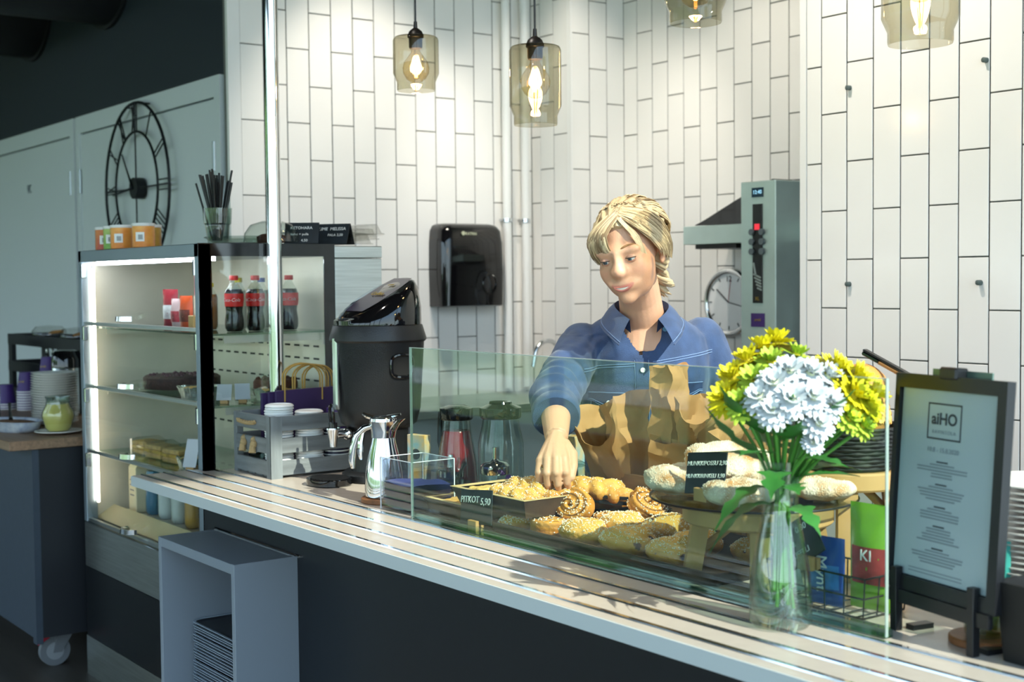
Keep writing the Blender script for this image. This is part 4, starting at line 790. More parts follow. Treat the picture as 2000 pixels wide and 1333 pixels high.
def dough(mb, name, parent, vox, tint, sugar=0, pts=None, seed=0, rough=.002, szr=(.0011, .0023)):
    """baked surface: voxel-joined lumps with noise, colour from height, optional sugar grains"""
    me = remesh(mb, vox, 3)
    displace(me, lambda c, n: rough*(nz(c.x*70+seed, c.y*70, c.z*70)+.5*nz(c.x*190, c.y*190+seed, c.z*190)))
    vcol(me, tint); me.materials.append(BREAD); o = link(name, me, parent)
    if sugar:
        rnd = random.Random(seed); vs = [v for v in me.vertices if v.normal.z > .15]; m = MB()
        for k in range(sugar):
            v = rnd.choice(vs); p = v.co+v.normal*.0006; s = rnd.uniform(*szr); M = Matrix.Rotation(rnd.uniform(0, 6), 3, 'Z') @ Matrix.Rotation(rnd.uniform(0, 6), 3, 'X')
            m.obox(p, (s, s*rnd.uniform(.7, 1.3), s*.8), M)
        m.build('pearl_sugar', SUGAR, parent, kind='stuff')
    return o
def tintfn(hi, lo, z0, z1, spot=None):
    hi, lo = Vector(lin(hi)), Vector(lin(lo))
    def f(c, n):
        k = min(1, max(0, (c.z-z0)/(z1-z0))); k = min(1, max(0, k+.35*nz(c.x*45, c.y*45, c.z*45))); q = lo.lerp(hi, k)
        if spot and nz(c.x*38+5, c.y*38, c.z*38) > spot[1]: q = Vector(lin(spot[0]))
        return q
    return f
# flat berry pie in the mould and plaited loaves
T = thing('berry_pie', 'flat yellow crumble pie with dark berries in the baking mould', 'pie', (-2.505, 1.80, ZC+.046))
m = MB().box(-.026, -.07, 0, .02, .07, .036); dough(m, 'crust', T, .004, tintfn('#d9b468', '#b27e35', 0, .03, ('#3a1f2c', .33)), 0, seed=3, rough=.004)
T = thing('berry_pie', 'pie in the lower card baking mould, end showing', 'pie', (-2.62, 1.80, ZC+.004))
dough(MB().box(-.055, -.06, 0, .05, .06, .03), 'crust', T, .004, tintfn('#c99c55', '#8a5a28', 0, .03), 0, seed=9, rough=.004)
def plait(label, loc, rz, L, r, sug, seed, n=5):
    t = thing('plaited_loaf', label, 'bread', loc, rz, 'plaited loaves in the baking mould'); m = MB()
    for i in range(n):
        q = (i+.5)/n-.5; k = 1-.55*abs(2*q)**2.2
        for s in (-1, 1): m.sph((q*L+s*.009, s*r*.42*k, r*.62*k+.004*(i % 2)), r*.72*k, 14, 10, (1.35, .8, .95), RZ(s*.75))
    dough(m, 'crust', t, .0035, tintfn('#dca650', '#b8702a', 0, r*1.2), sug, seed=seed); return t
plait('plaited loaf with pearl sugar lying at the front of the mould', (-2.41, 1.772, ZC+.050), .06, .175, .034, 420, 1)
plait('plaited loaf under the hand, sugar on its crown', (-2.405, 1.828, ZC+.056), .08, .19, .040, 520, 2)
plait('plaited loaf poking out behind the others into the shade', (-2.31, 1.905, ZC+.060), .35, .19, .040, 160, 5)
# black tray and buns
T = thing('bun_tray', 'wide black tray full of sugared buns behind the glass', 'tray', (-2.06, 1.848, ZC+.0005))
b0 = rrect(.70, .305, .02, 3); ring_loft(MB(), [(b0, .97, .94, 0), (b0, 1, 1, .026), (b0, .985, .965, .026), (b0, .955, .91, .003)]).build('body', mat('bun_tray_black', '#1b1d20', .4), T, smooth=30)
def bun(label, loc, r, kind, rz=0, seed=0, tilt=(0, 0)):
    t = thing('cinnamon_roll' if kind == 'roll' else 'sugared_bun', label, 'bun', loc, 0, 'cinnamon rolls on the black tray' if kind == 'roll' else 'sugared buns on the black tray', rot=(tilt[0], tilt[1], rz)); m = MB()
    if kind == 'roll':   # coiled strip of dough, cinnamon in the gaps
        turns = 2.3; N = 60; pit = r*.36; path = []
        for k in range(N+1):
            a = 2*PI*turns*k/N; q = r*.10+pit*a/(2*PI); path.append((q*math.cos(a)*1.22, q*math.sin(a)*.86))
        for h in (.16, .36, .56): m.tube([(x, y, r*(h+.10*(1-k/N))) for k, (x, y) in enumerate(path)], [pit*.50*(1-.25*max(0, (k-52)/8)) for k in range(N+1)], n=8)
        m.sph((0, 0, r*.16), r*.85, 14, 6, (1.2, .82, .2))
        c0, c1, c2 = Vector(lin('#d9953e')), Vector(lin('#a85c20')), Vector(lin('#43200f'))
        def tt(c, n):
            a = math.atan2(c.y/.86, c.x/1.22) % (2*PI); q = math.hypot(c.x/1.22, c.y/.86); ph = ((q-r*.10)/pit-a/(2*PI)) % 1; d = abs(ph-.5)*2
            k = min(1, max(0, c.z/(r*.8))); col = c1.lerp(c0, k*.7+.4*nz(c.x*40, c.y*40, c.z*40)+.3)
            return col.lerp(c2, min(1, max(0, (d-.60)/.25))*(.9 if n.z > -.2 and q < r*.85 else .25))
        dough(m, 'crust', t, .0022, tt, 150, seed=seed, rough=.0010, szr=(.0014, .0026))
    else:
        m.sph((0, 0, r*.5), r, 16, 10, (1.2, .82, .58)); m.sph((r*.38, r*.1, r*.82), r*.55, 12, 8, (1.1, .8, .55)); m.sph((-r*.4, -r*.05, r*.74), r*.5, 12, 8, (1.1, .9, .55)); m.sph((r*.0, -r*.3, r*.62), r*.5, 12, 8, (1.5, .7, .5))
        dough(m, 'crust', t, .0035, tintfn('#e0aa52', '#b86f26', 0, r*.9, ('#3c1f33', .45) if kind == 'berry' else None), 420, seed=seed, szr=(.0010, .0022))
    return t
zt = ZC+.005
bun('cinnamon roll lying flat at the corner of the black tray beside the price sign', (-2.285, 1.775, zt), .046, 'roll', .3, 11)
bun('cinnamon roll standing upright on its neighbours, spiral outwards', (-2.27, 1.84, zt+.05), .043, 'roll', .2, 12, (1.05, .1))
bun('cinnamon roll under the black tongs', (-2.31, 1.955, zt+.035), .047, 'roll', 1.0, 13)
bun('cinnamon roll leaning with its spiral towards the price sign, next to the storage box', (-2.19, 1.955, zt+.045), .045, 'roll', 1.5, 14, (.75, .2))
bun('cinnamon roll pressed between two upright rolls', (-2.20, 1.88, zt+.012), .044, 'roll', .8, 15)
bun('large sugared bun on the tray edge next to the flat cinnamon roll', (-2.15, 1.76, zt), .05, 'plain', .2, 21)
bun('large sugared berry bun in the middle of the tray front', (-2.02, 1.765, zt), .052, 'berry', .35, 22)
bun('sugared berry bun standing high behind the tray front', (-2.045, 1.89, zt+.012), .047, 'berry', 1.3, 23, (.35, 0))
bun('sugared berry bun in the shade beside the stool leg', (-1.885, 1.765, zt), .05, 'berry', .3, 24)
bun('sugared bun between the tray front and the storage box', (-2.11, 1.83, zt+.02), .042, 'plain', .6, 25)
bun('sugared bun behind the shaded berry bun', (-1.925, 1.86, zt), .046, 'plain', .8, 26)
bun('sugared berry bun at the tray end under the round stool', (-1.80, 1.905, zt), .046, 'berry', .5, 27)
bun('dark glazed bun half hidden beneath the baking mould', (-2.365, 1.745, zt), .034, 'plain', 1.2, 28)
# black tongs on the rolls
T = thing('tongs', 'black plastic tongs resting on the cinnamon rolls', 'tongs', (-2.265, 1.905, ZC+.078), .72, rot=(0, .1, .72))
def tongarm(z): return [[(x, y*w, z+zz) for y, zz in ((-1, -.003), (1, -.003), (1, .004), (-1, .004))] for x, w in ((-.05, .008), (-.03, .016), (0, .0195), (.03, .018), (.045, .012), (.06, .004))]
MB().rings(tongarm(0)).build('arm', BLACKP, T, bevel=.0012); MB().rings(tongarm(-.012)).build('arm', BLACKP, T); MB().box(-.018, -.006, .0045, .03, .006, .0055).build('slot', mat('tongs_slot', '#4b4d52', .3), T)
# ------------------------------------------------------------------ chalk price signs
def pricesign(name, label, loc, rz, w, h, lines, tilt=.3, skew=0):
    t = thing(name, label, 'sign', loc, rz)
    M = Matrix.Rotation(-tilt, 3, 'X') @ Matrix.Rotation(skew, 3, 'Y')
    b = MB().obox(M @ Vector((0, 0, h/2))+Vector((0, 0, .014)), (w, .003, h), M).build('board', CHALK, t, bevel=.0006)
    for s, size, x, z in lines:
        q = text(s, size, CHALKW, 'lettering', b, tuple(M @ Vector((x, -.0019, z))+Vector((0, 0, .014))), (0, 0, 0), shear=.12); q.rotation_euler = (M @ Matrix.Rotation(PI/2, 3, 'X')).to_euler()
    for s in (-1, 1): MB().box(-.016, s*.007-.0045, 0, .016, s*.007+.0045, .024 if s < 0 else .02).build('wooden_foot', PINE, t, bevel=.001)
    return t
pricesign('price_sign', 'black chalk price sign reading Pitkot 5,90 in front of the loaves', (-2.435, 1.687, ZC+.0005), .0, .118, .076, (('PITKOT', .0205, -.024, .054), ('5,90', .0215, .035, .050)), .12, -.10)
pricesign('price_sign', 'black chalk price sign reading Munkkipossu 2,90 among the sugared pastries', (-1.742, 1.705, ZC+.1525), .0, .098, .075, (('MUNKKIPOSSU 2,90', .0112, .002, .054), ('MUNKKIRINKELI 1,90', .0104, -.001, .031)), .25, -.12)
# ------------------------------------------------------------------ round stool stand with sugared pastries
def stool(label, loc, R, zt, legs, rz=0):
    t = thing('wooden_stand', label, 'stand', loc, rz)
    MB().lathe([(R*.97, zt-.034), (R, zt-.030), (R, zt-.004), (R*.97, zt)], 40).build('round_top', PINE, t, smooth=30)
    for a in legs:
        x, y = R*.76*math.cos(a), R*.76*math.sin(a); ox, oy = math.cos(a)*.018, math.sin(a)*.018; s = .016; M = RZ(a)
        q = lambda cx, cy, z: [Vector((cx, cy, z))+M @ Vector(v) for v in ((-s, -s*1.1, 0), (s, -s*1.1, 0), (s, s*1.1, 0), (-s, s*1.1, 0))]
        MB().hexa(q(x+ox, y+oy, 0), q(x, y, zt-.034)).build('leg', PINE, t)
        MB().tube([(x*.95, y*.95, zt-.085), (x*.35, y*.35, zt-.036)], .008, n=4).build('brace', PINE, t)
    return t
stool('round pale wooden stand holding the plate of sugared pastries', (-1.735, 1.835, ZC+.0005), .138, .138, (-2.25, -.78, .75, 2.35))
T = thing('glass_plate', 'wide clear glass plate with a dark rim on the round stand', 'plate', (-1.745, 1.833, ZC+.1395))
MB().lathe([(.06, 0), (.15, .002), (.19, .008), (.19, .0105), (.15, .005), (.001, .0035)], 44).build('dish', TGL, T, smooth=True)
MB().tube([(.19*math.cos(a), .19*math.sin(a), .0095) for a in [2*PI*k/44 for k in range(45)]], .0022, n=6, cap=False).build('rim', BLACKP, T, smooth=True)
DON = mat('sugared_dough', '#cfa06a', .6, attr='tint', noise=(90, .12), bump=(260, .8))
def possu(label, x, y, rz, s=1, seed=0, z=0, tl=(0, 0)):
    t = thing('sugared_pastry', label, 'pastry', (x, y, ZC+.146+z), 0, 'sugared pastries on the glass plate', rot=(tl[0], tl[1], rz)); m = MB()
    m.sph((0, 0, .022*s), .06*s, 18, 10, (1.1, .75, .36)); m.sph((.035*s, .01*s, .03*s), .035*s, 12, 8, (1.2, .8, .5)); m.sph((-.03*s, 0, .032*s), .034*s, 12, 8, (1.1, .9, .5)); m.sph((.005*s, .02*s, .036*s), .03*s, 12, 8, (1.5, .6, .5))
    me = remesh(m, .0035, 3)
    displace(me, lambda c, n: .0022*nz(c.x*60+seed, c.y*60, c.z*60))
    a, b = Vector(lin('#efd9c4')), Vector(lin('#c98f56'))
    vcol(me, lambda c, n: a.lerp(b, min(1, max(0, .25+1.3*nz(c.x*40+seed, c.y*40, c.z*40)))))
    me.materials.append(DON); link('crust', me, t); vs = [v for v in me.vertices if v.normal.z > 0]; mm = MB(); rnd = random.Random(seed)
    for k in range(500):
        v = rnd.choice(vs); q = rnd.uniform(.0008, .0016); mm.obox(v.co+v.normal*.0004, (q, q, q), RZ(rnd.uniform(0, 3)))
    mm.build('sugar_grains', SUGAR, t, kind='stuff'); return t
possu('sugared pastry lying flat beside the price sign', -1.845, 1.755, .75, 1.15, 31)
possu('sugared pastry stacked up behind the price sign', -1.80, 1.815, .85, 1.2, 32, .034, (.25, .1))
possu('sugared pastry leaning on the stack, second layer', -1.835, 1.82, .5, 1.05, 33, .004, (.1, 0))
possu('sugared pastry on the plate behind the flower vase', -1.685, 1.735, .6, 1.0, 34)
possu('sugared pastry on the plate beside the black plate rim', -1.64, 1.90, .7, 1.0, 35)
possu('sugared pastry in the middle of the glass plate', -1.71, 1.86, .2, 1.0, 36)
# ------------------------------------------------------------------ storage box with paper bags
BROWN = mat('brown_board', '#8f6a44', .7, noise=(8, .3), stretch=(1, 1, 6))
T = thing('storage_box', 'brown wooden storage box printed General Store behind the buns', 'box', (-2.17, 2.06, ZC+.0005))
for nm, b in (('front_board', (-.23, -.055, .0, .23, -.045, .112)), ('rear_board', (-.23, .05, 0, .23, .06, .112)), ('end_board', (-.23, -.045, 0, -.22, .05, .112)), ('end_board', (.22, -.045, 0, .23, .05, .112)), ('bottom', (-.22, -.045, 0, .22, .05, .006))): MB().box(*b).build(nm, BROWN, T, bevel=.001)
INK = mat('stencil_ink', '#33261b', .8)
text('GENERAL STORE', .031, INK, 'lettering', T, (-.0, -.0557, .078), (PI/2, 0, 0), sx=.82); text('STORAGE', .017, INK, 'lettering', T, (-.02, -.0557, .046), (PI/2, 0, 0), spacing=1.25)
MB().box(-.2, -.0565, .0, .2, -.0552, .022).build('dark_band', mat('box_band', '#2a211c', .7), T)
t = thing('chalk_card', 'small black chalk card leaning on the storage box', 'sign', (-2.02, 1.987, ZC+.0045), 0)
MB().obox((0, 0, .045), (.06, .002, .085), RX(.05)).build('card', CHALK, t)
for s, z in (('MU', .07), ('Mun', .045), ('2,90', .02)): text(s, .017, CHALKW, 'lettering', t, (.0, -.004, z), (PI/2, 0, .1))
KRAFT = mat('kraft_paper', '#a87b4d', .75, noise=(7, .12), bump=(16, .5)); KRAFTI = mat('kraft_inside', '#a87648', .8)
def kraft(label, loc, w, d, h, rz, seed, lean=(0, 0), flare=1.15, crump=.010, bread=False, dip=0):
    t = thing('kraft_bag', label, 'bag', loc, 0, 'brown paper bags behind the pastries', rot=(lean[0], lean[1], rz)); nu, nv = 80, 30
    def P(u, v, k=1):
        a = u*4; s = int(a) % 4; f = a-int(a); c = ((-1, -1), (1, -1), (1, 1), (-1, 1)); x = c[s][0]*(1-f)+c[(s+1) % 4][0]*f; y = c[s][1]*(1-f)+c[(s+1) % 4][1]*f
        fl = 1+(flare-1)*v; pin = 1-.25*v*(1-abs(x))*(0 if abs(y) > .99 else 1)
        p = Vector((x*w/2*fl*pin, y*d/2*(fl+.4*v*(flare-1)), h*v*(1+.06*nz(u*6+seed, 3))))
        if dip and y < -.9: p.z -= dip*v*(1-x*x)
        g = Vector((abs(nz(p.x*17+seed, p.z*12, p.y*11))*2.4-.6+.5*abs(nz(p.x*38, p.z*30+seed, p.y*30)), abs(nz(p.x*15, p.z*14+seed, p.y*11))*2.4-.6+.5*abs(nz(p.x*36+seed, p.z*34, p.y*30)), 0))
        q = p+g*crump*(.3+v); q.x *= k; q.y *= k; return q
    m = MB(); ro = [[P(j/nu, i/nv) for j in range(nu)] for i in range(nv+1)]; ri = [[P(j/nu, i/nv, .975) for j in range(nu)] for i in range(nv, -1, -1)]
    m.rings(ro+ri, True, True, True); m.build('paper', KRAFT, t, smooth=24)
    if bread:
        b = MB().sph((0, 0, h*.5), w*.36, 14, 9, (1, .55, 1.3)); dough(b, 'bread_inside', t, .005, tintfn('#b9814a', '#7a4a22', h*.1, h*.9), 0, seed=seed, rough=.004)
    return t
kz = ZC+.007
kraft('open brown paper bag leaning towards the hand with seeded bread inside', (-2.335, 2.055, kz), .11, .07, .275, .1, 1, (.05, -.24), 1.45, .011, True, .10)
kraft('tall brown paper bag standing upright in the middle', (-2.215, 2.065, kz), .058, .06, .35, .15, 2, (.0, -.02), 1.1, .009)
kraft('brown paper bag with crumpled open top next to the tall one', (-2.105, 2.06, kz), .105, .07, .285, -.1, 3, (0, .10), 1.3, .014, False, .05)
kraft('low crumpled brown paper bag behind the price sign', (-1.985, 2.045, kz), .10, .065, .22, .2, 4, (0, .15), 1.4, .016, False, .04)
kraft('short brown paper bag tucked in front of the tall one', (-2.16, 2.018, kz), .09, .03, .19, .1, 5, (.0, .02), 1.2, .008)
# ------------------------------------------------------------------ second stand with bread basket
stool('dark-seamed wooden stand under the bread basket', (-1.665, 2.0, ZC+.0005), .105, .196, (-2.3, -.85, .8, 2.3))
BASK = mat('basket_black', '#121314', .6)
T = thing('bread_basket', 'round black woven basket of seeded bread on the tall stand', 'basket', (-1.665, 2.0, ZC+.1968))
for k in range(11): MB().tube([((.088+.0012*k)*math.cos(a)*(1+.012*math.sin(a*16+k*PI)), (.088+.0012*k)*math.sin(a)*(1+.012*math.sin(a*16+k*PI)), .005+.0072*k) for a in [2*PI*j/64 for j in range(65)]], .0042, n=6, cap=False).build('woven_strand', BASK, T, smooth=True)
MB().lathe([(.08, 0), (.086, .003), (.098, .078), (.094, .078), (.082, .006), (.001, .006)], 36).build('shell', BASK, T, smooth=True)
NUT = mat('almond_flake', '#d8a75c', .5, noise=(40, .3))
T = thing('seeded_bread', 'golden bread crusted with almond flakes in the black basket', 'bread', (-1.665, 2.0, ZC+.24))
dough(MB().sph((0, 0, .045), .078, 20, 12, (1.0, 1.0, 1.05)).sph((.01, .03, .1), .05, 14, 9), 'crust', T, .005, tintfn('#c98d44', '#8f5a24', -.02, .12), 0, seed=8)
m = MB(); rnd = random.Random(5)
for k in range(420):
    th = math.acos(rnd.uniform(-.1, 1)); ph = rnd.uniform(0, 2*PI); n_ = Vector((math.sin(th)*math.cos(ph), math.sin(th)*math.sin(ph), math.cos(th))); m.sph(n_*.08+Vector((0, 0, .047)), .0075, 6, 3, (1, .65, .3), n_.to_track_quat('Z', 'Y').to_matrix() @ RZ(rnd.uniform(0, 3)) @ RX(rnd.uniform(-.4, .4)))
m.build('almond_flakes', NUT, T, smooth=True, kind='stuff')
T = thing('bread_tongs', 'black and wooden bread tongs stuck in the basket', 'tongs', (-1.64, 2.04, ZC+.40), rot=(0, .42, .1))
MB().box(-.02, -.006, -.003, .02, .006, .005).build('hinge', BLACKG, T, bevel=.002); MB().box(.02, -.007, -.003, .16, .007, .003).build('arm', mat('tongs_wood', '#9a6c3a', .6), T, bevel=.001); MB().box(-.02, -.0065, .0052, .13, .0065, .009).build('arm', BLACKP, T, bevel=.001)
# ------------------------------------------------------------------ jars and carafes behind the glass
RED = mat('berry_juice', '#8a181b', .15)
T = thing('juice_carafe', 'glass carafe of dark red juice with black lid', 'carafe', (-2.89, 1.945, ZC))
MB().lathe([(.045, .003), (.055, .01), (.05, .08), (.036, .16), (.034, .165)], 28).build('juice', RED, T, smooth=True); MB().lathe([(.048, 0), (.058, .008), (.053, .08), (.038, .165), (.035, .195), (.037, .195)], 28, cap1=False).build('glass', TGL, T, smooth=True); MB().lathe([(.04, .193), (.043, .197), (.043, .223), (.02, .231)], 24).build('lid', BLACKG, T, smooth=True)
MB().tube([(-.035, 0, .215), (-.075, 0, .205), (-.08, 0, .13), (-.052, 0, .06)], .007, n=8).build('handle', BLACKP, T, smooth=True)
T = thing('water_carafe', 'clear glass carafe with wide black lid', 'carafe', (-2.765, 1.995, ZC))
MB().lathe([(.05, 0), (.058, .01), (.058, .14), (.048, .185), (.045, .205), (.048, .205)], 28, cap1=False).build('glass', TGL, T, smooth=True); MB().lathe([(.05, .203), (.053, .207), (.053, .23), (.03, .24), (.028, .245)], 24).build('lid', BLACKG, T, smooth=True)
T = thing('sugar_shaker', 'glass sugar shaker with steel pouring top', 'shaker', (-2.70, 1.93, ZC))
MB().lathe([(.03, 0), (.034, .006), (.034, .075), (.031, .08)], 24).build('glass', TGL, T, smooth=True); MB().lathe([(.028, .003), (.031, .006), (.031, .04)], 20).build('sugar', mat('sugar_white', '#ece8e0', .8), T, smooth=True)
MB().lathe([(.035, .075), (.036, .078), (.036, .095), (.028, .103), (.012, .106), (.0065, .112), (.0065, .14)], 24).build('steel_top', CHROME, T, smooth=True)
T = thing('sugar_shaker', 'second glass sugar shaker nearest the napkin box', 'shaker', (-2.85, 1.90, ZC))
MB().lathe([(.028, 0), (.032, .006), (.032, .055), (.028, .06)], 24).build('glass', TGL, T, smooth=True); MB().lathe([(.033, .055), (.033, .07), (.01, .078), (.006, .11)], 20).build('steel_top', CHROME, T, smooth=True)
T = thing('sweet_bowl', 'glass bowl heaped with purple wrapped sweets', 'bowl', (-2.60, 1.945, ZC))
MB().lathe([(.03, 0), (.034, .004), (.062, .04), (.066, .055), (.063, .055), (.058, .042), (.03, .008), (.001, .007)], 28).build('bowl', TGL, T, smooth=True)
WRAP = mat('wrapper_purple', '#6a3a8c', .25, .3, noise=(60, .4)); rnd = random.Random(4)
for k in range(16):
    a = rnd.uniform(0, 6.28); q = rnd.uniform(0, .04); m = MB().obox((0, 0, 0), (.024, .014, .012)).tube([(-.012, 0, 0), (-.022, .0, .003)], [.004, .009], n=6).tube([(.012, 0, 0), (.022, 0, .003)], [.004, .009], n=6)
    m.build('wrapped_sweet', WRAP, None, rot=(rnd.uniform(-.6, .6), rnd.uniform(-.6, .6), rnd.uniform(0, 6)), label='purple foil wrapped sweet in the glass bowl', category='sweet', group='purple sweets in the bowl').location = (-2.60+q*math.cos(a), 1.945+q*math.sin(a), ZC+.03+.012*(k//5)+.25*(.045-q)*0)
T = thing('tea_jar', 'glass jar of purple dried flowers with clip lid', 'jar', (-2.56, 2.045, ZC))
MB().lathe([(.048, 0), (.052, .005), (.052, .085), (.045, .095), (.045, .1)], 28).build('glass', TGL, T, smooth=True); MB().lathe([(.045, .003), (.049, .006), (.049, .055), (.03, .06)], 24).build('flowers', mat('dried_flowers', '#5b2a55', .9, noise=(90, .6), bump=(150, 1)), T, smooth=True); MB().lathe([(.047, .1), (.048, .104), (.03, .114), (.001, .116)], 24).build('lid', TGL, T, smooth=True)
T = thing('tea_box', 'blue and orange patterned tea box behind the jars', 'box', (-2.62, 2.09, ZC), .25)
MB().box(-.04, -.025, 0, .04, .025, .165).build('carton', mat('tea_blue', '#5f9fb5', .5, noise=(28, .5), mixcol='#d9a23a'), T, bevel=.002); MB().box(-.015, -.0265, .09, .03, -.0252, .13).build('maroon_label', mat('maroon', '#5a1626', .5), T)
T = thing('tea_box', 'blue and yellow tea card standing beside the urn', 'box', (-2.985, 1.89, ZC), .3)
MB().box(-.03, -.012, 0, .03, .012, .15).build('carton', mat('tea_blue', '#5f9fb5', .5, noise=(28, .5), mixcol='#d9a23a'), T, bevel=.001); MB().tube([(0, -.0135, .1), (0, -.012, .1)], .014, n=18).build('round_logo', BLACKP, T)
for i, (x, y, r, h, lab) in enumerate(((-2.79, 1.86, .05, .05, 'low clear glass dish with clear plastic spoons by the napkins'), (-2.55, 1.96, .04, .05, 'small clear glass dish beside the sweet bowl'))):
    T = thing('glass_dish', lab, 'dish', (x, y, ZC)); MB().lathe([(r*.8, 0), (r, .006), (r*1.05, h), (r, h), (r*.93, .009), (.001, .008)], 28).build('bowl', TGL, T, smooth=True)
for k in range(5):
    a = rnd.uniform(0, 6.28); MB().tube([(0, 0, .0), (.05*math.cos(a), .03*math.sin(a), .06), (.075*math.cos(a), .045*math.sin(a), .09)], [.005, .003, .005], n=6).build('plastic_spoon', TGL, None, smooth=True, label='clear plastic spoon standing in the low glass dish', category='spoon', group='clear spoons in the glass dish').location = (-2.79+.01*k-.02, 1.86, ZC+.014)
# ------------------------------------------------------------------ sweets in a wire basket
WIRE = mat('black_wire', '#14161a', .5)
T = thing('wire_basket', 'black wire basket of sweets behind the flower vase', 'basket', (-1.50, 1.775, ZC+.0005))
bw_, bd_ = .105, .055
for z, k in ((.003, .94), (.035, .97), (.068, 1.0)): MB().tube([(sx*bw_*k, sy*bd_*k, z) for sx, sy in ((1, 1), (-1, 1), (-1, -1), (1, -1), (1, 1))], .0018, n=5).build('hoop', WIRE, T)
for sx, sy, n in ((0, -1, 6), (0, 1, 6)):
    for k in range(n): x = -bw_+2*bw_*k/(n-1); MB().tube([(x*.94, sy*bd_*.94, .003), (x, sy*bd_, .068)], .0014, n=5).build('upright', WIRE, T)
for sx in (-1, 1):
    for k in range(1, 3): y = -bd_+2*bd_*k/3; MB().tube([(sx*bw_*.94, y*.94, .003), (sx*bw_, y, .068)], .0014, n=5).build('upright', WIRE, T)
for k in range(-3, 4): MB().tube([(k*.028, -bd_*.94, .003), (k*.028, bd_*.94, .003)], .0012, n=5).build('floor_wire', WIRE, T)
JENW = mat('gum_white', '#eef0ec', .35); GRN = mat('gum_green', '#3f9a3c', .35); REDT = mat('print_red', '#b8272e', .4)
T = thing('gum_box', 'white and green chewing gum box leaning in the wire basket', 'box', (-1.585, 1.765, ZC+.006), rot=(-.15, -.42, .05))
MB().box(-.02, -.008, 0, .02, .008, .105).build('carton', JENW, T, bevel=.001); MB().box(-.0205, -.0085, 0, -.0145, .0085, .1055).build('green_side', GRN, T)
MB().tube([(-.008, -.0088, .02), (.014, -.0088, .02), (.014, -.0088, .088), (-.008, -.0088, .088), (-.008, -.0088, .02)], .0012, n=4).build('red_frame', REDT, T); text('JENKKI', .017, REDT, 'lettering', T, (.003, -.0092, .054), (PI/2, PI/2, 0), bold=.0006)
packet('sweet_bag', 'blue mint sweet bag standing in the wire basket', (-1.495, 1.745, ZC+.006), .075, .115, .022, '2f4ca0', .05, band='4a7fc4', word=None)
packet('sweet_bag', 'bright green sweet bag lettered KI in the wire basket', (-1.425, 1.775, ZC+.006), .085, .175, .03, '7fb52e', .05, band='a83a3a', word='KI')
packet('sweet_bag', 'pink sweet bag lying behind the green one', (-1.43, 1.815, ZC+.07), .07, .09, .025, 'b5606c', .3)
text('Mynt', .03, mat('print_white', '#e6edf4', .4), 'lettering', bpy.data.objects['sweet_bag.004'], (0, -.0145, .055), (PI/2, PI/2, 0))
pricesign('price_sign', 'black chalk price sign reading 0.80 and Suffeli tilted over the sweets', (-1.505, 1.713, ZC+.068), .0, .082, .072, (('KIS  0.80', .015, -.003, .055), ('&', .014, -.015, .037), ('SUFFELI', .0135, -.01, .018)), .12, -.62)
# ------------------------------------------------------------------ menu stand
FRB = mat('frame_black', '#131519', .38); PAPER = mat('menu_paper', '#93a6ac', .35); INKM = mat('menu_ink', '#2a3238', .7); INKL = mat('menu_ink_light', '#6e7d84', .7)
T = thing('menu_stand', 'black framed menu stand with a printed sheet on the counter', 'menu stand', (-1.247, 1.712, ZC+.0005), -.21)
TM = Matrix.Rotation(-.07, 3, 'X'); off = Vector((0, 0, .066))
tp_ = lambda x, y, z: tuple(TM @ Vector((x, y, z))+off)
def tbox(m, x0, y0, z0, x1, y1, z1): return m.hexa([tp_(*p) for p in ((x0, y0, z0), (x1, y0, z0), (x1, y1, z0), (x0, y1, z0))], [tp_(*p) for p in ((x0, y0, z1), (x1, y0, z1), (x1, y1, z1), (x0, y1, z1))])
fr = MB()
for b in ((-.118, -.008, 0, .118, .008, .022), (-.118, -.008, .313, .118, .008, .335), (-.118, -.008, .022, -.108, .008, .313), (.100, -.008, .022, .118, .008, .313)): tbox(fr, *b)
fr.build('frame', FRB, T); tbox(MB(), -.108, .002, .022, .1, .006, .313).build('backing', FRB, T)
pg = tbox(MB(), -.1065, -.001, .0235, .0985, .0015, .3125).build('menu_sheet', PAPER, T)
def prt(x0, z0, x1, z1, m=INKM, nm='print_line'): tbox(MB(), x0, -.0016, z0, x1, -.0012, z1).build(nm, m, pg)
cx = -.012
for b in ((cx-.036, .291, cx+.036, .2935), (cx-.036, .238, cx+.036, .2405), (cx-.036, .2405, cx-.0338, .291), (cx+.0338, .2405, cx+.036, .291)): prt(*b, nm='logo_frame')
def mtxt(s, sz, x, z, m=INKM, **k): q = text(s, sz, m, 'lettering', pg, tp_(x, -.0016, z), (0, 0, 0), depth=.0001, **k); q.rotation_euler = (TM @ Matrix.Rotation(PI/2, 3, 'X')).to_euler(); return q
mtxt('aiHO', .025, cx, .269, bold=.0006); mtxt('RAVINTOLA', .0078, cx, .2495, INKL, spacing=1.25); mtxt('10.8 - 15.8.2020', .0105, cx, .222, INKL)
rnd = random.Random(2); z = .203
for g, n in enumerate((6, 6, 5, 6, 6)):
    for k in range(n):
        w = rnd.uniform(.02, .055) if k > 1 else (.012 if k == 0 else .026); prt(cx-w, z, cx+w, z+.0022, INKM if k == 0 else INKL); z -= .0046
    z -= .0065
for k in range(2): prt(cx-.06, .036-.005*k, cx+.055, .0375-.005*k, INKL)
for x in (-.088, .078): MB().box(x-.007, -.016, 0, x+.007, -.002, .10).build('leg', FRB, T, bevel=.001)
MB().box(-.11, -.012, .045, .11, -.002, .066).build('foot_bar', FRB, T)
MB().box(-.088, .01, 0, -.07, .05, .008).build('rear_foot', FRB, T); MB().box(.07, .01, 0, .088, .05, .008).build('rear_foot', FRB, T)
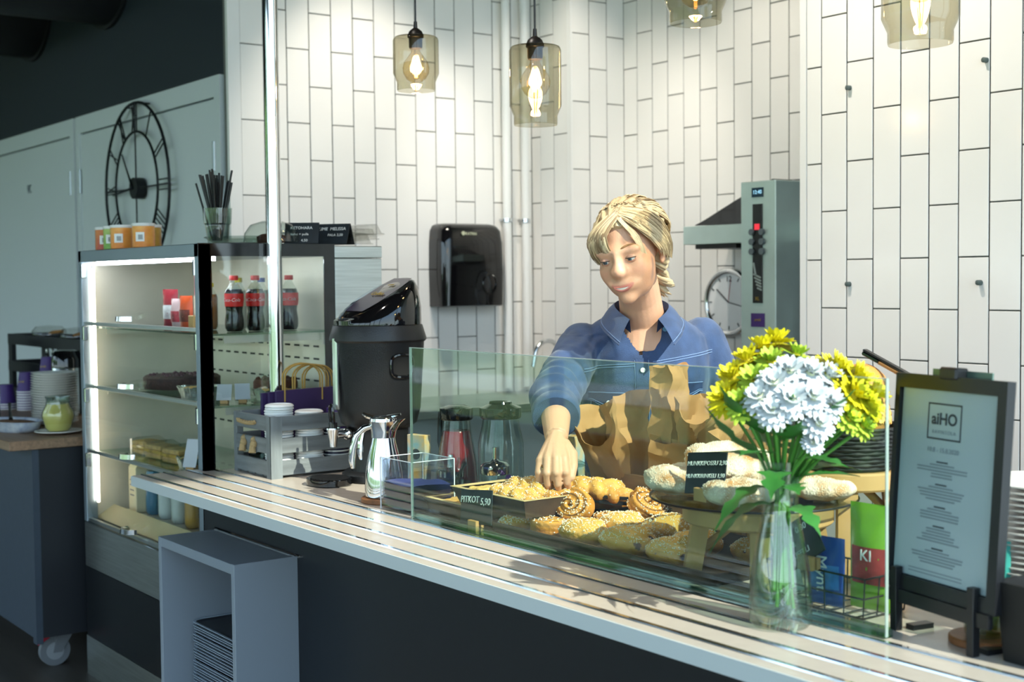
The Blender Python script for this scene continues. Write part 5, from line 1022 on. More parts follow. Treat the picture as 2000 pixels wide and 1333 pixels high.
tbox(MB(), -.02, -.012, .33, .018, .014, .349).build('clip', FRB, T, bevel=.003); tbox(MB(), -.055, .009, .318, .07, .012, .345).build('clip_plate', mat('clip_green_steel', '#5e746c', .35, .6), T)
# ------------------------------------------------------------------ right edge: plates, black box, glass on coaster
pl1 = MB().lathe([(.05, 0), (.055, .002), (.098, .011), (.10, .0135), (.096, .0135), (.055, .0045), (.001, .004)], 36).mesh('dinner_plate', WHITEC, smooth=True)
for i in range(26): link('dinner_plate', pl1, None, (-1.195+.0022*math.sin(i*.8), 1.905+.002*math.cos(i), ZC+.0005+.0088*i), None, label='white plate topping the stack beside the menu stand' if i == 25 else 'white plate in the tall stack beside the menu stand', category='plate', group='white plates stacked on the counter')
T = thing('cutlery_box', 'black open cutlery box at the counter end beside the menu stand', 'box', (-1.075, 1.74, ZC+.0005), -.1)
ring_loft(MB(), [(rrect(.12, .1, .008, 2), .92, .92, 0), (rrect(.12, .1, .008, 2), 1.08, 1.08, .115), (rrect(.12, .1, .008, 2), 1.03, 1.03, .115), (rrect(.12, .1, .008, 2), .88, .88, .005)]).build('body', mat('box_matt_black', '#0d0e10', .6), T, smooth=30)
packet('sugar_sachet', 'teal sachet propped between the plates and the menu stand', (-1.215, 1.80, ZC+.06), .05, .09, .01, '3f9c8e', .3, cat='sachet'); packet('sugar_sachet', 'yellow sachet below the teal one', (-1.205, 1.805, ZC+.0005), .05, .06, .02, 'b9a62a', .1, cat='sachet')
MB().lathe([(.05, 0), (.052, .002), (.052, .010), (.05, .012)], 30).build('wooden_coaster', WOODD, None, smooth=True, label='round wooden coaster behind the menu stand leg', category='coaster').location = (-1.205, 1.762, ZC)
T = thing('drinking_glass', 'clear tumbler on the coaster behind the menu stand', 'glass', (-1.205, 1.762, ZC+.0122))
MB().lathe([(.026, 0), (.029, .004), (.037, .085), (.035, .085), (.027, .008), (.001, .007)], 24).build('body', TGL, T, smooth=True)
# ------------------------------------------------------------------ flower vase
VG = mat('vase_glass', '#f4fbf9', .0, trans=1, ior=1.35); WATER = pane('water', '#e9f2ee', 1.33, 1.0)
VX, VY = -1.462, 1.598
T = thing('flower_vase', 'clear waisted glass vase of water standing on the tray rails', 'vase', (VX, VY, ZC+.0028))
vp = [(.044, 0), (.049, .006), (.0495, .04), (.047, .08), (.040, .125), (.030, .17), (.0275, .195), (.0285, .215), (.034, .262)]
MB().lathe(vp+[(r-.0024, z) for r, z in reversed(vp[2:])]+[(.043, .022), (.001, .018)], 40).build('glass', pane('vase_sheet', '#f2f8f6', 1.5, 2.2), T, smooth=True)
MB().lathe([(.042, .020), (.0462, .026), (.0462, .042), (.0438, .08), (.037, .125), (.0295, .158)], 36).build('water', WATER, T, smooth=True)
RH, TH, UP = Vector((.593, .805, 0)), Vector((.805, -.592, 0)), Vector((0, 0, 1))
YEL = mat('petal_yellow', '#d0c61a', .6); LIME = mat('petal_lime', '#a3bd3c', .6); WHT = mat('petal_white', '#c3cacd', .6, sub=.0); STEM = mat('stem_green', '#4f8a34', .5); LEAFM = mat('leaf_green', '#2f6a2c', .45, noise=(20, .3)); CEN = mat('flower_centre', '#c9b52a', .8, bump=(300, 1))
def petal(m, c, ax, ang, L, w, elev):
    x = ax.orthogonal().normalized(); y = ax.cross(x); d = x*math.cos(ang)+y*math.sin(ang); s = ax.cross(d); n = len(m.v); k = ((0, .3), (.35, .9), (.75, 1), (1, .35))
    for q, ww in k:
        p = c+d*(L*q*math.cos(elev))+ax*(L*q*math.sin(elev)+.18*L*q*q*(1 if elev > .5 else -.6)); m.v += [tuple(p-s*w*ww), tuple(p+ax*.0012), tuple(p+s*w*ww)]
    for i in range(3): m.f += [(n+3*i, n+3*i+1, n+3*i+4, n+3*i+3), (n+3*i+1, n+3*i+2, n+3*i+5, n+3*i+4)]
def flower(label, dx, dt, dz, R, pm, seed, cm=None, face=None):
    rnd = random.Random(seed); base = Vector((VX, VY, ZC+.03)); root = base+RH*rnd.uniform(-.018, .018)+TH*rnd.uniform(-.018, .018)+UP*rnd.uniform(0, .04)
    neck = Vector((VX, VY, ZC+.215))+(RH*dx+TH*dt)*.09; head = Vector((VX, VY, ZC+.0028))+RH*dx+TH*dt+UP*dz
    t = thing('chrysanthemum', label, 'flower', root, 0, 'cut flowers in the glass vase'); L0 = root
    mid = neck.lerp(head, .5)+(RH*dx+TH*dt)*-.06
    MB().tube([p-L0 for p in (root, root.lerp(neck, .55), neck, mid, head-UP*.004)], [.0032, .003, .0028, .0026, .003], n=7).build('stem', STEM, t, smooth=True)
    ax = (face or ((RH*dx+TH*(dt+.05))*1.1+UP*.11)).normalized(); c = head-L0
    for lay, (n_, l, e) in enumerate(((17, 1, .0), (15, .88, .32), (12, .72, .66), (8, .5, 1.0))):
        m = MB()
        for k in range(n_): petal(m, c+ax*.002*lay, ax, 2*PI*(k+rnd.uniform(-.2, .2))/n_+lay*.2, R*l*rnd.uniform(.9, 1.08), R*.145, e)
        m.build('petal_ring', pm, t, smooth=60, fix=False)
    MB().sph(c+ax*.006, R*.22, 10, 6).build('centre', cm or CEN, t, smooth=True)
    return t
FL = [(-.122, .01, .358, .036, YEL), (-.098, -.02, .388, .038, YEL), (-.066, -.04, .412, .038, YEL), (-.032, -.06, .43, .038, YEL), (-.005, -.07, .44, .036, YEL), (-.098, .035, .352, .034, LIME), (-.068, .02, .388, .034, LIME), (-.03, -.01, .412, .034, LIME), (.02, -.04, .42, .032, LIME),
      (-.068, .055, .365, .032, WHT), (-.040, .05, .385, .034, WHT), (-.008, .035, .402, .034, WHT), (.026, .03, .398, .034, WHT), (.055, .02, .392, .032, WHT), (-.045, .07, .345, .032, WHT), (-.012, .075, .362, .034, WHT), (.022, .07, .365, .034, WHT), (.05, .06, .355, .032, WHT), (.03, .075, .325, .030, WHT), (.022, .072, .296, .020, WHT),
      (.072, .0, .402, .038, YEL), (.10, .01, .388, .038, YEL), (.128, .0, .362, .038, YEL), (.088, .04, .365, .038, YEL), (.112, .035, .345, .034, YEL), (.078, .055, .33, .028, LIME), (.10, .05, .318, .026, LIME)]
CN = {id(YEL): 'yellow', id(LIME): 'lime green', id(WHT): 'white'}
for i, (dx, dt, dz, R, pm) in enumerate(FL):
    dx = dx*(.80 if dx < 0 else 1)+.012
    side = 'on the side of the bouquet towards the person' if dx < -.03 and pm is not WHT else 'on the side of the bouquet towards the menu stand' if dx > .06 else 'in the middle of the bouquet'
    flower('%s chrysanthemum %s' % (CN[id(pm)], side), dx, dt, dz, R, pm, i, CEN if pm is not WHT else mat('white_centre', '#dfe3b8', .8))
def leafmesh(L, w):
    n = 14; out = []
    for s in (1, -1):
        ks = [k/n for k in range(n+1)] if s == 1 else [k/n for k in range(n-1, 0, -1)]
        out += [(L*q, s*w*(math.sin(PI*q**.8))*(1+.38*math.sin(q*22))) for q in ks]
    m = MB(); c = len(out); f = lambda x, y: (x, y, -.9*x*x/L*.5-abs(y)*.15)
    m.v = [f(x, y) for x, y in out]+[f(L*k/8, 0) for k in range(9)]
    return out, m
def leafobj(parent, pos, d, L, w, droop):
    d = d.normalized(); s = d.cross(UP).normalized(); up = s.cross(d); N = 12; m = MB(); n0 = 0
    for k in range(N+1):
        q = k/N; ww = w*math.sin(PI*min(1, q**.75*.98+.02))*(1+.45*math.sin(q*20)); p = d*(L*q)-UP*(droop*L*q*q)
        m.v += [tuple(p-s*ww+up*.12*ww), tuple(p-up*.06*w), tuple(p+s*ww+up*.12*ww)]
    for k in range(N): m.f += [(3*k, 3*k+1, 3*k+4, 3*k+3), (3*k+1, 3*k+2, 3*k+5, 3*k+4)]
    o = m.build('leaf', LEAFM, parent, smooth=70, fix=False); o.location = pos-parent.location; return o
stems = [o for o in COL.objects if o.name.startswith('chrysanthemum')]; rnd = random.Random(12)
LV = [(-.02, .03, .20, -1, .1, .105, 1.0), (-.025, .02, .225, -1, .4, .10, .9), (-.02, -.01, .27, -1, .5, .12, -.5), (.0, .03, .23, .1, 1, .08, .3), (.02, .02, .24, 1, .2, .10, .2), (.03, .0, .29, 1, .0, .11, -.3), (.02, .03, .27, .8, .7, .09, .3), (-.02, .03, .28, -.7, .7, .09, .2),
      (.0, .03, .30, .1, 1, .09, -.2), (-.03, .02, .31, -.6, .4, .10, -.5), (.03, .03, .32, .6, .5, .09, -.4), (.0, -.02, .28, -.2, -1, .1, 0), (.02, -.03, .27, .6, -.8, .1, 0), (-.02, -.03, .26, -.6, -.8, .1, .2), (.01, .025, .195, .5, .8, .07, .8), (-.01, .02, .25, -.3, 1, .09, .6), (.04, .01, .25, 1, -.3, .1, .3), (.0, .02, .335, 0, 1, .08, -.3)]
for i, (dx, dt, dz, ddx, ddt, L, dr) in enumerate(LV):
    st = stems[(i*5) % len(stems)]; leafobj(st, Vector((VX, VY, ZC))+RH*dx+TH*dt+UP*dz, RH*ddx+TH*ddt+UP*.25, L, .02, dr)
# ------------------------------------------------------------------ person behind the counter
import numpy as np
from mathutils.bvhtree import BVHTree
PO = Vector((-2.55, 2.295, 0)); PRZ = math.atan2(.805, .593)      # local x = image right, y = away from the camera
P = thing('person', 'person in a blue denim shirt reaching for a plaited loaf', 'person', PO, PRZ)
HC = Vector((-.053, -.186, 1.463)); HR = RY(-.16) @ RZ(-.47) @ RX(.20)
def smin(d, k=.010): return -k*np.log(np.sum(np.exp(-d/k), axis=0))
ELL = [((0, .014, .034), (.074, .092, .080)), ((0, -.034, -.026), (.062, .056, .078)), ((0, -.046, -.066), (.047, .042, .036)), ((.034, -.060, -.030), (.028, .026, .028)), ((-.034, -.060, -.030), (.028, .026, .028)),
       ((0, -.094, -.008), (.0075, .013, .020)), ((0, -.102, -.024), (.0095, .0115, .0085)), ((.0095, -.094, -.027), (.007, .009, .006)), ((-.0095, -.094, -.027), (.007, .009, .006)), ((.027, -.080, .021), (.026, .013, .009)), ((-.027, -.080, .021), (.026, .013, .009)),
       ((0, -.0905, -.0555), (.021, .009, .0055)), ((0, -.089, -.0665), (.017, .010, .006)), ((0, -.083, -.093), (.018, .017, .015)), ((.031, -.078, .001), (.0125, .0095, .0105)), ((-.031, -.078, .001), (.0125, .0095, .0105))]
def headr(D, ells=ELL, k=.006):
    lo = np.zeros(len(D)); hi = np.full(len(D), .2)
    for it in range(22):
        mid = (lo+hi)/2; p = D*mid[:, None]; ds = []
        for c, r in ells:
            q = (p-np.array(c))/np.array(r); l = np.linalg.norm(q, axis=1); ds.append((l-1)*min(r))
        d = smin(np.array(ds), k); ins = d < 0; lo = np.where(ins, mid, lo); hi = np.where(ins, hi, mid)
    return lo
NU, NV = 150, 116
th = np.linspace(.01, PI-.01, NV); ph = np.linspace(0, 2*PI, NU, endpoint=False); TT, PP = np.meshgrid(th, ph, indexing='ij')
DD = np.stack([np.sin(TT)*np.sin(PP), -np.sin(TT)*np.cos(PP), np.cos(TT)], -1).reshape(-1, 3)
HRAD = headr(DD).reshape(NV, NU)
def hp(v): return HC+HR @ Vector(v)
body = MB(); hv = DD*HRAD.reshape(-1)[:, None]
body.rings([[hp(hv[i*NU+j]) for j in range(NU)] for i in range(NV)])
for s in (-1, 1):   # ears
    body.sph(hp((s*.071, .014, -.012)), .026, 14, 10, (.32, .62, 1.1), HR @ RZ(s*.35)); body.sph(hp((s*.069, .006, -.034)), .010, 10, 8, (.5, .8, 1), HR)
body.tube([(-.006, .01, 1.24), (-.010, -.012, 1.30), (-.022, -.062, 1.355), (-.042, -.135, 1.42)], [.075, .0555, .052, .052], n=24)
TOR = [(.78, 0, .10, .165, .115), (.88, 0, .095, .150, .105), (.98, 0, .085, .146, .10), (1.06, 0, .072, .152, .112), (1.14, 0, .055, .162, .122), (1.20, -.003, .05, .166, .108), (1.25, -.005, .045, .155, .088), (1.285, -.008, .03, .115, .070), (1.315, -.010, .005, .066, .056)]
def torso(m, g, n=36):
    m.rings([[(cx+(rx+g)*math.cos(a), cy+(ry+g)*math.sin(a)*(1 if math.sin(a) > 0 else 1), z) for a in [2*PI*j/n for j in range(n)]] for z, cx, cy, rx, ry in TOR])
torso(body, -.013)
SL, EL, WL = Vector((-.160, .035, 1.228)), Vector((-.236, -.195, 1.118)), Vector((-.240, -.375, 1.040))
SR, ER, WR = Vector((.152, .085, 1.238)), Vector((.232, .11, 1.05)), Vector((.17, -.06, .925))
body.tube([SL, SL.lerp(EL, .5), EL, EL.lerp(WL, .35), EL.lerp(WL, .8), WL], [.046, .043, .038, .037, .030, .0265], n=20)
body.tube([SR, SR.lerp(ER, .5), ER, ER.lerp(WR, .35), WR], [.046, .043, .038, .037, .025], n=20)
body.sph(SL, .05, 14, 10).sph(SR, .05, 14, 10)
def hand(W, dirs, kn, fingers, thumb):
    for k in kn: body.tube([W, W.lerp(k, .5), k], [.021, .0165, .0115], n=12); body.sph(k, .0118, 10, 8)
    for k, f in zip(kn, fingers):
        pts = [k]+[k+Vector(q) for q in f]; body.tube(pts, [.0105, .0098, .0088, .0070], n=12)
        for p_, r in zip(pts[1:], (.0102, .0092, .0075)): body.sph(p_, r, 10, 8)
    T_ = [W+Vector(q) for q in thumb]; body.tube(T_, [.017, .0145, .0115, .0088], n=12)
    for p_, r in zip(T_[1:], (.0148, .0118, .0092)): body.sph(p_, r, 10, 8)
KN = [WL+Vector(q) for q in ((.014, -.064, -.040), (-.004, -.068, -.038), (-.022, -.064, -.040), (-.037, -.054, -.044))]
hand(WL, None, KN, [((.003, -.020, -.026), (.006, -.012, -.050), (.010, .002, -.064)), ((.0, -.022, -.028), (.003, -.014, -.054), (.006, .002, -.070)), ((-.002, -.018, -.028), (.0, -.010, -.052), (.003, .004, -.066)), ((-.004, -.012, -.024), (-.003, -.006, -.044), (.0, .005, -.056))],
     ((.014, -.012, -.012), (.032, -.036, -.034), (.034, -.058, -.056), (.030, -.076, -.078)))
KR = [WR+Vector(q) for q in ((-.055, -.05, -.012), (-.045, -.064, -.012), (-.03, -.072, -.013), (-.013, -.072, -.015))]
hand(WR, None, KR, [((-.022, -.018, -.016), (-.036, -.03, -.032), (-.044, -.036, -.044))]*4, ((-.02, 0, -.006), (-.05, -.008, -.02), (-.068, -.02, -.034), (-.08, -.03, -.046)))
for s in (-1, 1): body.tube([(s*.075, .10, .84), (s*.085, .11, .50), (s*.09, .13, .28), (s*.09, .14, .07)], [.085, .062, .052, .036], n=20)
bme = remesh(body, .0026, 3, .5)
SKN, SKL, LIP, BL = Vector(lin('#d3a284')), Vector(lin('#e6bfa4')), Vector(lin('#c98474')), Vector(lin('#d98f7a'))
HRi = HR.inverted()
def skin(c, n):
    q = HRi @ (Vector(c)-HC); col = SKN.copy()
    if q.length < .17 and q.y < -.02:
        x, z = q.x, q.z; zc = -.0648+11*x*x
        if abs(x) < .029 and q.y < -.055:
            hw = .0098*(1-(x/.029)**2)**.6; d = abs(z-zc)
            if d < hw: col = col.lerp(LIP, min(1, (hw-d)/.002+.3))
        for s in (-1, 1):
            d = math.hypot((x-s*.040)/.022, (z+.030)/.018)
            if d < 1: col = col.lerp(BL, .30*(1-d))
        d = math.hypot(x/.012, (z+.027)/.01)
        if d < 1: col = col.lerp(BL, .22*(1-d))
    return col
vcol(bme, skin); SKIN = mat('skin', '#e0b094', .48, attr='tint', sub=.12, noise=(50, .05), bump=(220, .12)); bme.materials.append(SKIN)
link('body', bme, P)
# eyes, brows, mouth, ring
EYEW = mat('eye_white', '#dcd8d2', .15); IRIS = mat('iris_blue', '#4d6672', .2); LASH = mat('lash_dark', '#3a2a22', .6); BROW = mat('brow_brown', '#8f6a44', .8); LIDM = mat('eyelid_skin', '#c4927a', .5)
for s in (-1, 1):
    ec = Vector((s*.031, -.0832, .0015))
    ey = MB().sph(hp(ec), .0112, 16, 12).build('eyeball', EYEW, P, smooth=True)
    g = HR @ Vector((-.16, -1, -.20)).normalized()
    MB().sph(hp(ec)+g*.0085, .0060, 12, 8, (1, 1, .55), g.to_track_quat('Z', 'Y').to_matrix()).build('iris', IRIS, ey, smooth=True); MB().sph(hp(ec)+g*.0104, .0030, 10, 6, (1, 1, .6), g.to_track_quat('Z', 'Y').to_matrix()).build('pupil', LASH, ey, smooth=True)
    def lid(u, v, e0, e1, r=.0128): a = -1.25+2.5*u; e = e0+(e1-e0)*v; return hp(ec+Vector((math.sin(a)*math.cos(e)*r*1.12, -math.cos(a)*math.cos(e)*r, math.sin(e)*r)))
    drop = lambda u: .16-.05*abs(2*u-1)**2
    MB().grid(lambda u, v: lid(u, v, drop(u), 1.25), 16, 8).build('upper_lid', LIDM, P, smooth=True); MB().grid(lambda u, v: lid(u, v, -1.2, -.42+.35*abs(2*u-1)**2), 16, 6).build('lower_lid', LIDM, P, smooth=True)
    MB().tube([lid(u/12, 0, drop(u/12)-.04, 0, .0134) for u in range(13)], [.0004]+[.0010]*11+[.0005], n=5).build('eyelashes', LASH, P, smooth=True)
    MB().tube([hp((s*(.014+.034*u/8), -.0945+.019*(u/8)**2.2, .0265+.006*math.sin(PI*u/8*.8))) for u in range(9)], [.0012, .0022, .0026, .0026, .0024, .002, .0016, .0012, .0006], n=6).build('eyebrow', BROW, P, smooth=True)
TE = mat('teeth', '#e4ded2', .3); 
def mouth(u, dz): x = -.0225+.045*u; return Vector((x, -.1064+11*x*x, -.0648+11*x*x+dz))
MB().grid(lambda u, v: hp(mouth(u, .0004+(v-.5)*.0062*math.sin(PI*u)**.7)+Vector((0, -.0008, 0))), 14, 3).build('teeth', TE, P, smooth=True)
MB().tube([hp(mouth(u/12, (.0042*math.sin(PI*u/12)))+Vector((0, -.0004, 0))) for u in range(13)], [.0006]+[.0015]*11+[.0006], n=6).build('upper_lip', mat('lip', '#bd7468', .4), P, smooth=True)
MB().tube([hp(mouth(u/12, -.0040*math.sin(PI*u/12))+Vector((0, -.0006, 0))) for u in range(13)], [.0006]+[.0023]*11+[.0006], n=6).build('lower_lip', mat('lip', '#bd7468', .4), P, smooth=True)
MB().tube([KN[2]+Vector((-.001, -.008, -.014))+(RX(.6) @ Vector((.0118*math.cos(a), .0118*math.sin(a), 0))) for a in [2*PI*k/20 for k in range(21)]], .0018, n=8, cap=False).build('gold_ring', mat('gold', '#d2a24a', .2, 1), P, smooth=True)
# hair: cap, fringe, pulled-back locks and a low knot
CRA = [((0, .016, .036), (.079, .096, .083)), ((0, .03, -.02), (.070, .075, .07))]
CR2 = headr(DD, CRA, .012)
def hairmask(d):   # 1 where hair grows
    x, y, z = d
    line = .70-1.1*max(0, y+.35) if y < .25 else -.75
    return z > line or (y > .28 and z > -.62)
caps = []
for i, d in enumerate(DD):
    base = CR2[i]; m_ = hairmask(d); wob = .0022*math.sin(38*math.atan2(d[0], d[2]+.2)+3*d[1])+.002*nz(d[0]*9, d[1]*9, d[2]*9)
    caps.append(hp(d*((base+.006+wob) if m_ else HRAD.reshape(-1)[i]*.86)))
hair = MB(); hair.rings([[caps[i*NU+j] for j in range(NU)] for i in range(NV)])
ncap = len(hair.v); HCOL = [(.60, .0)]*ncap; rnd = random.Random(3)
def surf(d, off):
    d = Vector(d).normalized(); r = headr(np.array([tuple(d)]), CRA, .012)[0]; return d*(r+off)
def lock(ds, offs, r0, r1, shade):
    pts = []; n = 12
    D = [Vector(d).normalized() for d in ds]; S = [surf(d, o) for d, o in zip(ds, offs)]
    for k in range(n+1):
        t = k/n*(len(S)-1); i = min(int(t), len(S)-2); f = t-i
        p0 = S[max(0, i-1)]; p1 = S[i]; p2 = S[i+1]; p3 = S[min(len(S)-1, i+2)]
        pts.append(.5*((2*p1)+(p2-p0)*f+(2*p0-5*p1+4*p2-p3)*f*f+(3*p1-p0-3*p2+p3)*f**3))
    a = len(hair.v); hair.tube([hp(p) for p in pts], [r0*(.55+.45*math.sin(PI*min(1, k/n*1.6)/1.6)) if k < n*.6 else r0+(r1-r0)*(k/n-.6)/.4 for k in range(n+1)], n=6, flat=HR @ pts[6].normalized())
    HCOL.extend([(shade, 0)]*(len(hair.v)-a))
J = lambda v, s: tuple(c+rnd.gauss(0, s) for c in v)
part = (.10, -.52, .86)
for k in range(150):    # fringe swept to her right (image left)
    q = k/149; e = (-.10-.70*q, -.98+.52*q, .13-.28*q)
    mid = (-.12-.44*q, -.86+.26*q, .62-.08*q)
    lock([J((part[0]-.05*q, part[1]+.24*q, part[2]), .015), J(mid, .03), J((.5*(mid[0]+e[0])-.05, .5*(mid[1]+e[1])-.02, .5*(mid[2]+e[2])), .02), J(e, .03)], [.010, .018+.006*rnd.random(), .018+.008*rnd.random(), .010+.008*rnd.random()], .0038, .0007, rnd.uniform(.1, 1))
for k in range(44):    # longer wisps in front of the image-left temple
    q = k/43; lock([J((-.35, -.35, .9), .03), J((-.72, -.45, .45), .03), J((-.80, -.50, .05), .03), J((-.78, -.56+.06*q, -.34-.14*q), .03)], [.012, .016, .012, .008], .0034, .0006, rnd.uniform(.1, .95))
for k in range(130):    # image-right side swept back over the ear
    q = k/129; e = (.62+.15*q, -.10+.62*q, -.12-.30*q)
    lock([J((part[0]+.03, part[1]+.28*q, part[2]), .015), J((.50+.1*q, -.62+.50*q, .62), .03), J((.80, -.36+.55*q, .16), .03), J(e, .03)], [.010, .015+.004*rnd.random(), .014+.004*rnd.random(), .012], .0038, .0008, rnd.uniform(.1, 1))
for k in range(24):    # loose strands beside the cheek
    q = k/23; lock([J((.16, -.60, .80), .02), J((.50, -.74, .42), .03), J((.62, -.70, -.04), .03), J((.66, -.56, -.44-.28*q), .04)], [.012, .016, .010, .010], .0034, .0006, rnd.uniform(.5, 1))
for k in range(170):   # crown and back, drawn to the knot
    a = -2.4+4.8*k/169; s0 = (.42*math.sin(a), -.25*math.cos(a)+.05, .95)
    lock([J(s0, .03), J((.80*math.sin(a), .55-.30*math.cos(a)*.6, .52), .03), J((.55*math.sin(a), .86, .05), .03), J((.12, .98, -.42), .04)], [.008, .011+.005*rnd.random(), .012, .020], .005, .0014, rnd.uniform(.05, .85))
kc = Vector((.012, .088, -.060)); a0 = len(hair.v)
for k in range(40):
    a = rnd.uniform(0, 6.28); r_ = rnd.uniform(.008, .026); hair.tube([hp(kc+Vector((r_*math.cos(a+.5*t_), .012*t_-.004, r_*math.sin(a+.5*t_)-.018*t_))) for t_ in range(5)], [.004, .0075, .0075, .006, .001], n=6)
HCOL.extend([(rnd.uniform(.3, .8), 0) for _ in range(len(hair.v)-a0)])
HM = mat('blonde_hair', '#c79a5e', .42, attr='tint', noise=(60, .16), stretch=(1, 1, .3))
ho = hair.build('hair', HM, P, smooth=60, fix=False); ca, cb = Vector(lin('#6d5338')), Vector(lin('#dfc9a2'))
at = ho.data.color_attributes.new('tint', 'FLOAT_COLOR', 'POINT'); arr = []
for s_, _ in HCOL: arr += [*ca.lerp(cb, s_), 1]
at.data.foreach_set('color', arr)
# denim shirt
DENIM = mat('denim', '#2f4469', .8, noise=(26, .24), bump=(500, .35), sheen=.2); SEAM = mat('denim_seam', '#7189b0', .8); DENIMD = mat('denim_dark', '#26385a', .85, noise=(40, .2), bump=(500, .3))
sh = MB(); torso(sh, .006)
CU = EL.lerp(WL, .52)
sh.tube([SL+Vector((.03, 0, .012)), SL, SL.lerp(EL, .5), EL, EL.lerp(WL, .3), CU], [.05, .058, .059, .057, .055, .053], n=24); sh.sph(SL, .058, 16, 12); sh.sph(EL, .060, 16, 12)
CUR = ER.lerp(WR, .6); sh.tube([SR+Vector((-.03, 0, .012)), SR, SR.lerp(ER, .5), ER, ER.lerp(WR, .3), CUR], [.05, .058, .059, .057, .054, .05], n=24); sh.sph(SR, .058, 16, 12); sh.sph(ER, .059, 16, 12)
sme = remesh(sh, .0042, 5, .5)
axL = (EL-SL).normalized()
def fold(c, n):
    w = .0030*nz(c.x*16+2, c.y*16, c.z*9)+.0016*nz(c.x*44, c.y*40, c.z*26+4)
    dl = (c-EL).length; dS = (c-SL).length
    if dl < .17: w += .0055*math.sin((c-EL).dot(axL)*150+2.5*nz(c.x*20, c.y*20, c.z*20))*max(0, 1-dl/.17)
    if dS < .16 and c.z < SL.z+.03: w += .0045*math.sin((c.z*1.2-c.x*.9)*120+2*nz(c.x*15, c.y*15, c.z*15))*max(0, 1-dS/.16)
    if c.y < .03 and abs(c.x) < .13 and c.z < 1.2: w += .0028*math.sin(c.x*70+3*nz(c.x*9, 1, c.z*7))*min(1, (1.2-c.z)*6)
    return w
displace(sme, fold)
bm = bmesh.new(); bm.from_mesh(sme)
VX0, VZ0 = -.018, 1.205
def cut(c):
    rad = math.hypot(c.x+.012, c.y-(.0 if c.z < 1.3 else -.02))
    if c.z > 1.292 and rad < .10: return True
    return c.y < .03 and c.z > VZ0 and abs(c.x-(VX0-.10*(c.z-VZ0))) < .60*(c.z-VZ0)
def cuffcut(c): return (c-CU).dot((WL-EL).normalized()) > -.001 and (c-CU).length < .07 or (c-CUR).dot((WR-ER).normalized()) > -.001 and (c-CUR).length < .07
bmesh.ops.delete(bm, geom=[f for f in bm.faces if cut(f.calc_center_median()) or cuffcut(f.calc_center_median())], context='FACES')
bm.to_mesh(sme); bv = BVHTree.FromBMesh(bm); bm.free(); sme.materials.append(DENIM); shirt = link('shirt', sme, P)
def pj(x, z, off=.002, y0=-.6):
    h = bv.ray_cast(Vector((x, y0, z)), Vector((0, 1, 0)))
    return (h[0]+h[1]*off*(1 if h[1].y < 0 else -1)) if h[0] else Vector((x, -.05, z))
def stitch(pts, r=.0011, m=SEAM, nm='seam'): MB().tube([pj(x, z, .0012) for x, z in pts], r, n=5).build(nm, m, shirt, smooth=True)
li = lambda a, b, n=14: [(a[0]+(b[0]-a[0])*k/n, a[1]+(b[1]-a[1])*k/n) for k in range(n+1)]
for d in (0, -.006):
    stitch(li((-.165, 1.178+d), (-.03, 1.186+d))); stitch(li((.01, 1.190+d), (.17, 1.214+d)))
for dx in (-.017, .017): stitch(li((VX0+dx, VZ0-.01), (VX0+dx+.008, .92)), .0009)
MB().grid(lambda u, v: pj(VX0-.015+.03*u+.008*v, VZ0-.006-.29*v, .003), 4, 26).build('placket', DENIM, shirt, smooth=True)
BTN = mat('button_pearl', '#d6d4cf', .25)
for z in (1.17, 1.10, 1.03, .96): c = pj(VX0+.003, z, .004); MB().tube([c, c+Vector((0, -.003, 0))], .0062, n=14).build('button', BTN, shirt, smooth=True)
for x0, z0 in ((.088, 1.135), (-.095, 1.112)):
    w = .048; out = [(-w, .0), (w, .003), (w, -.022), (w*.45, -.030), (0, -.042), (-w*.45, -.030), (-w, -.022)]
    def fl(u, v): x = -w+2*w*u; t = abs(2*u-1); bot = -.042+.020*min(1, t*1.25)**1.1; return pj(x0+x, z0+.002+(bot)*v, .0045+.001*v)
    f = MB().grid(fl, 20, 8).build('pocket_flap', DENIMD, shirt, smooth=True)
    MB().tube([fl(k/20, 1)+Vector((0, -.0006, 0)) for k in range(21)], .0012, n=5).build('flap_seam', SEAM, f); MB().tube([fl(k/20, .82)+Vector((0, -.0008, 0)) for k in range(21)], .0008, n=5).build('flap_seam', SEAM, f); MB().tube([fl(k/20, 0)+Vector((0, -.0006, 0)) for k in range(21)], .0012, n=5).build('flap_seam', SEAM, f)
    c = fl(.5, .62); MB().tube([c, c+Vector((0, -.003, 0))], .0065, n=14).build('snap', BTN, f, smooth=True)
    for dx in (-w+.004, w-.004): stitch(li((x0+dx, z0-.02), (x0+dx, z0-.11)), .0009)
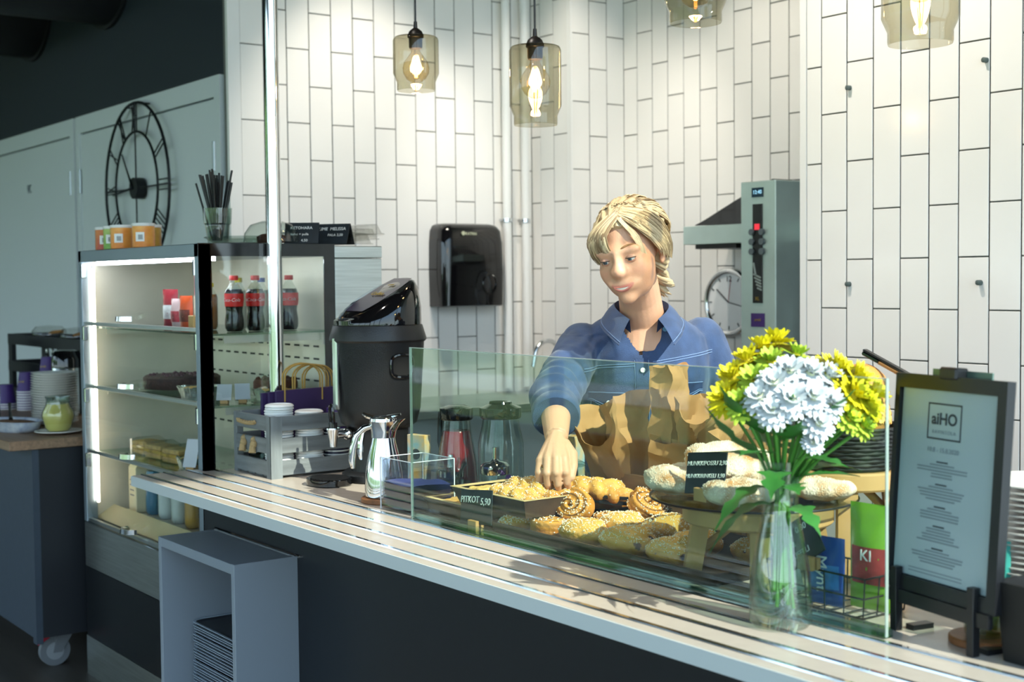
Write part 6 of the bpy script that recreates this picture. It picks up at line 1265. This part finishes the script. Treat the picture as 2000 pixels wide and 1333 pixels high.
# collar: stand-up band folding outwards into two points
def coll(u, v):   # u around the neck from image-left front over the back to image-right front, v from fold to edge
    a = -2.62+5.24*u; fr = abs(2*u-1); nx, ny, nzz = -.014, -.022-.012*fr, 1.347-.050*fr**2.2
    rin = .064+.006*fr; r = rin+.042*v*(.75+.75*fr**4); x = nx+r*math.sin(a); y = ny+r*math.cos(a)*(.95); z = nzz+.006*math.sin(PI*v)-.040*v*(1+.50*fr**5)
    if fr > .85: y -= .012*v
    return Vector((x, y, z))
MB().grid(coll, 44, 8).build('collar', DENIM, shirt, smooth=True)
MB().grid(lambda u, v: coll(u, 0)+Vector((-(coll(u, 0).x+.014)*.10*v, -(coll(u, 0).y+.03)*.10*v, -.034*v)), 44, 4).build('collar_band', DENIMD, shirt, smooth=True)
MB().tube([coll(k/60, .93)+Vector((0, -.0012, .0012)) for k in range(61)], .0009, n=5).build('collar_seam', SEAM, shirt, smooth=True)
MB().tube([coll(k/60, 1) for k in range(61)], .0016, n=6).build('collar_edge', DENIM, shirt, smooth=True)
c = Vector((.038, -.088, 1.272)); MB().tube([c, c+Vector((0, -.003, 0))], .006, n=14).build('button', mat('button_blue', '#5f93b8', .3), shirt, smooth=True)
d = (WL-EL).normalized()
MB().tube([CU-d*.032, CU-d*.026, CU-d*.002, CU+d*.002, CU-d*.001], [.055, .0575, .0570, .054, .049], n=28, cap=False).build('cuff', DENIM, shirt, smooth=True)
d = (WR-ER).normalized(); MB().tube([CUR-d*.03, CUR-d*.02, CUR], [.052, .055, .054], n=28, cap=False).build('cuff', DENIM, shirt, smooth=True)
# trousers and shoes
tr_ = MB()
for s in (-1, 1): tr_.tube([(s*.078, .10, .86), (s*.088, .11, .50), (s*.092, .13, .28), (s*.092, .14, .09)], [.10, .078, .068, .062], n=20)
tr_.rings([[(.172*math.cos(a), .10+.122*math.sin(a), z) for a in [2*PI*j/28 for j in range(28)]] for z in (.76, .84, .90)])
tm = remesh(tr_, .008, 4); tm.materials.append(mat('trousers_black', '#15161a', .8)); link('trousers', tm, P)
for s in (-1, 1): MB().sph((s*.095, .07, .045), .1, 16, 10, (.48, 1.25, .45)).build('shoe', BLACKP, P, smooth=True)
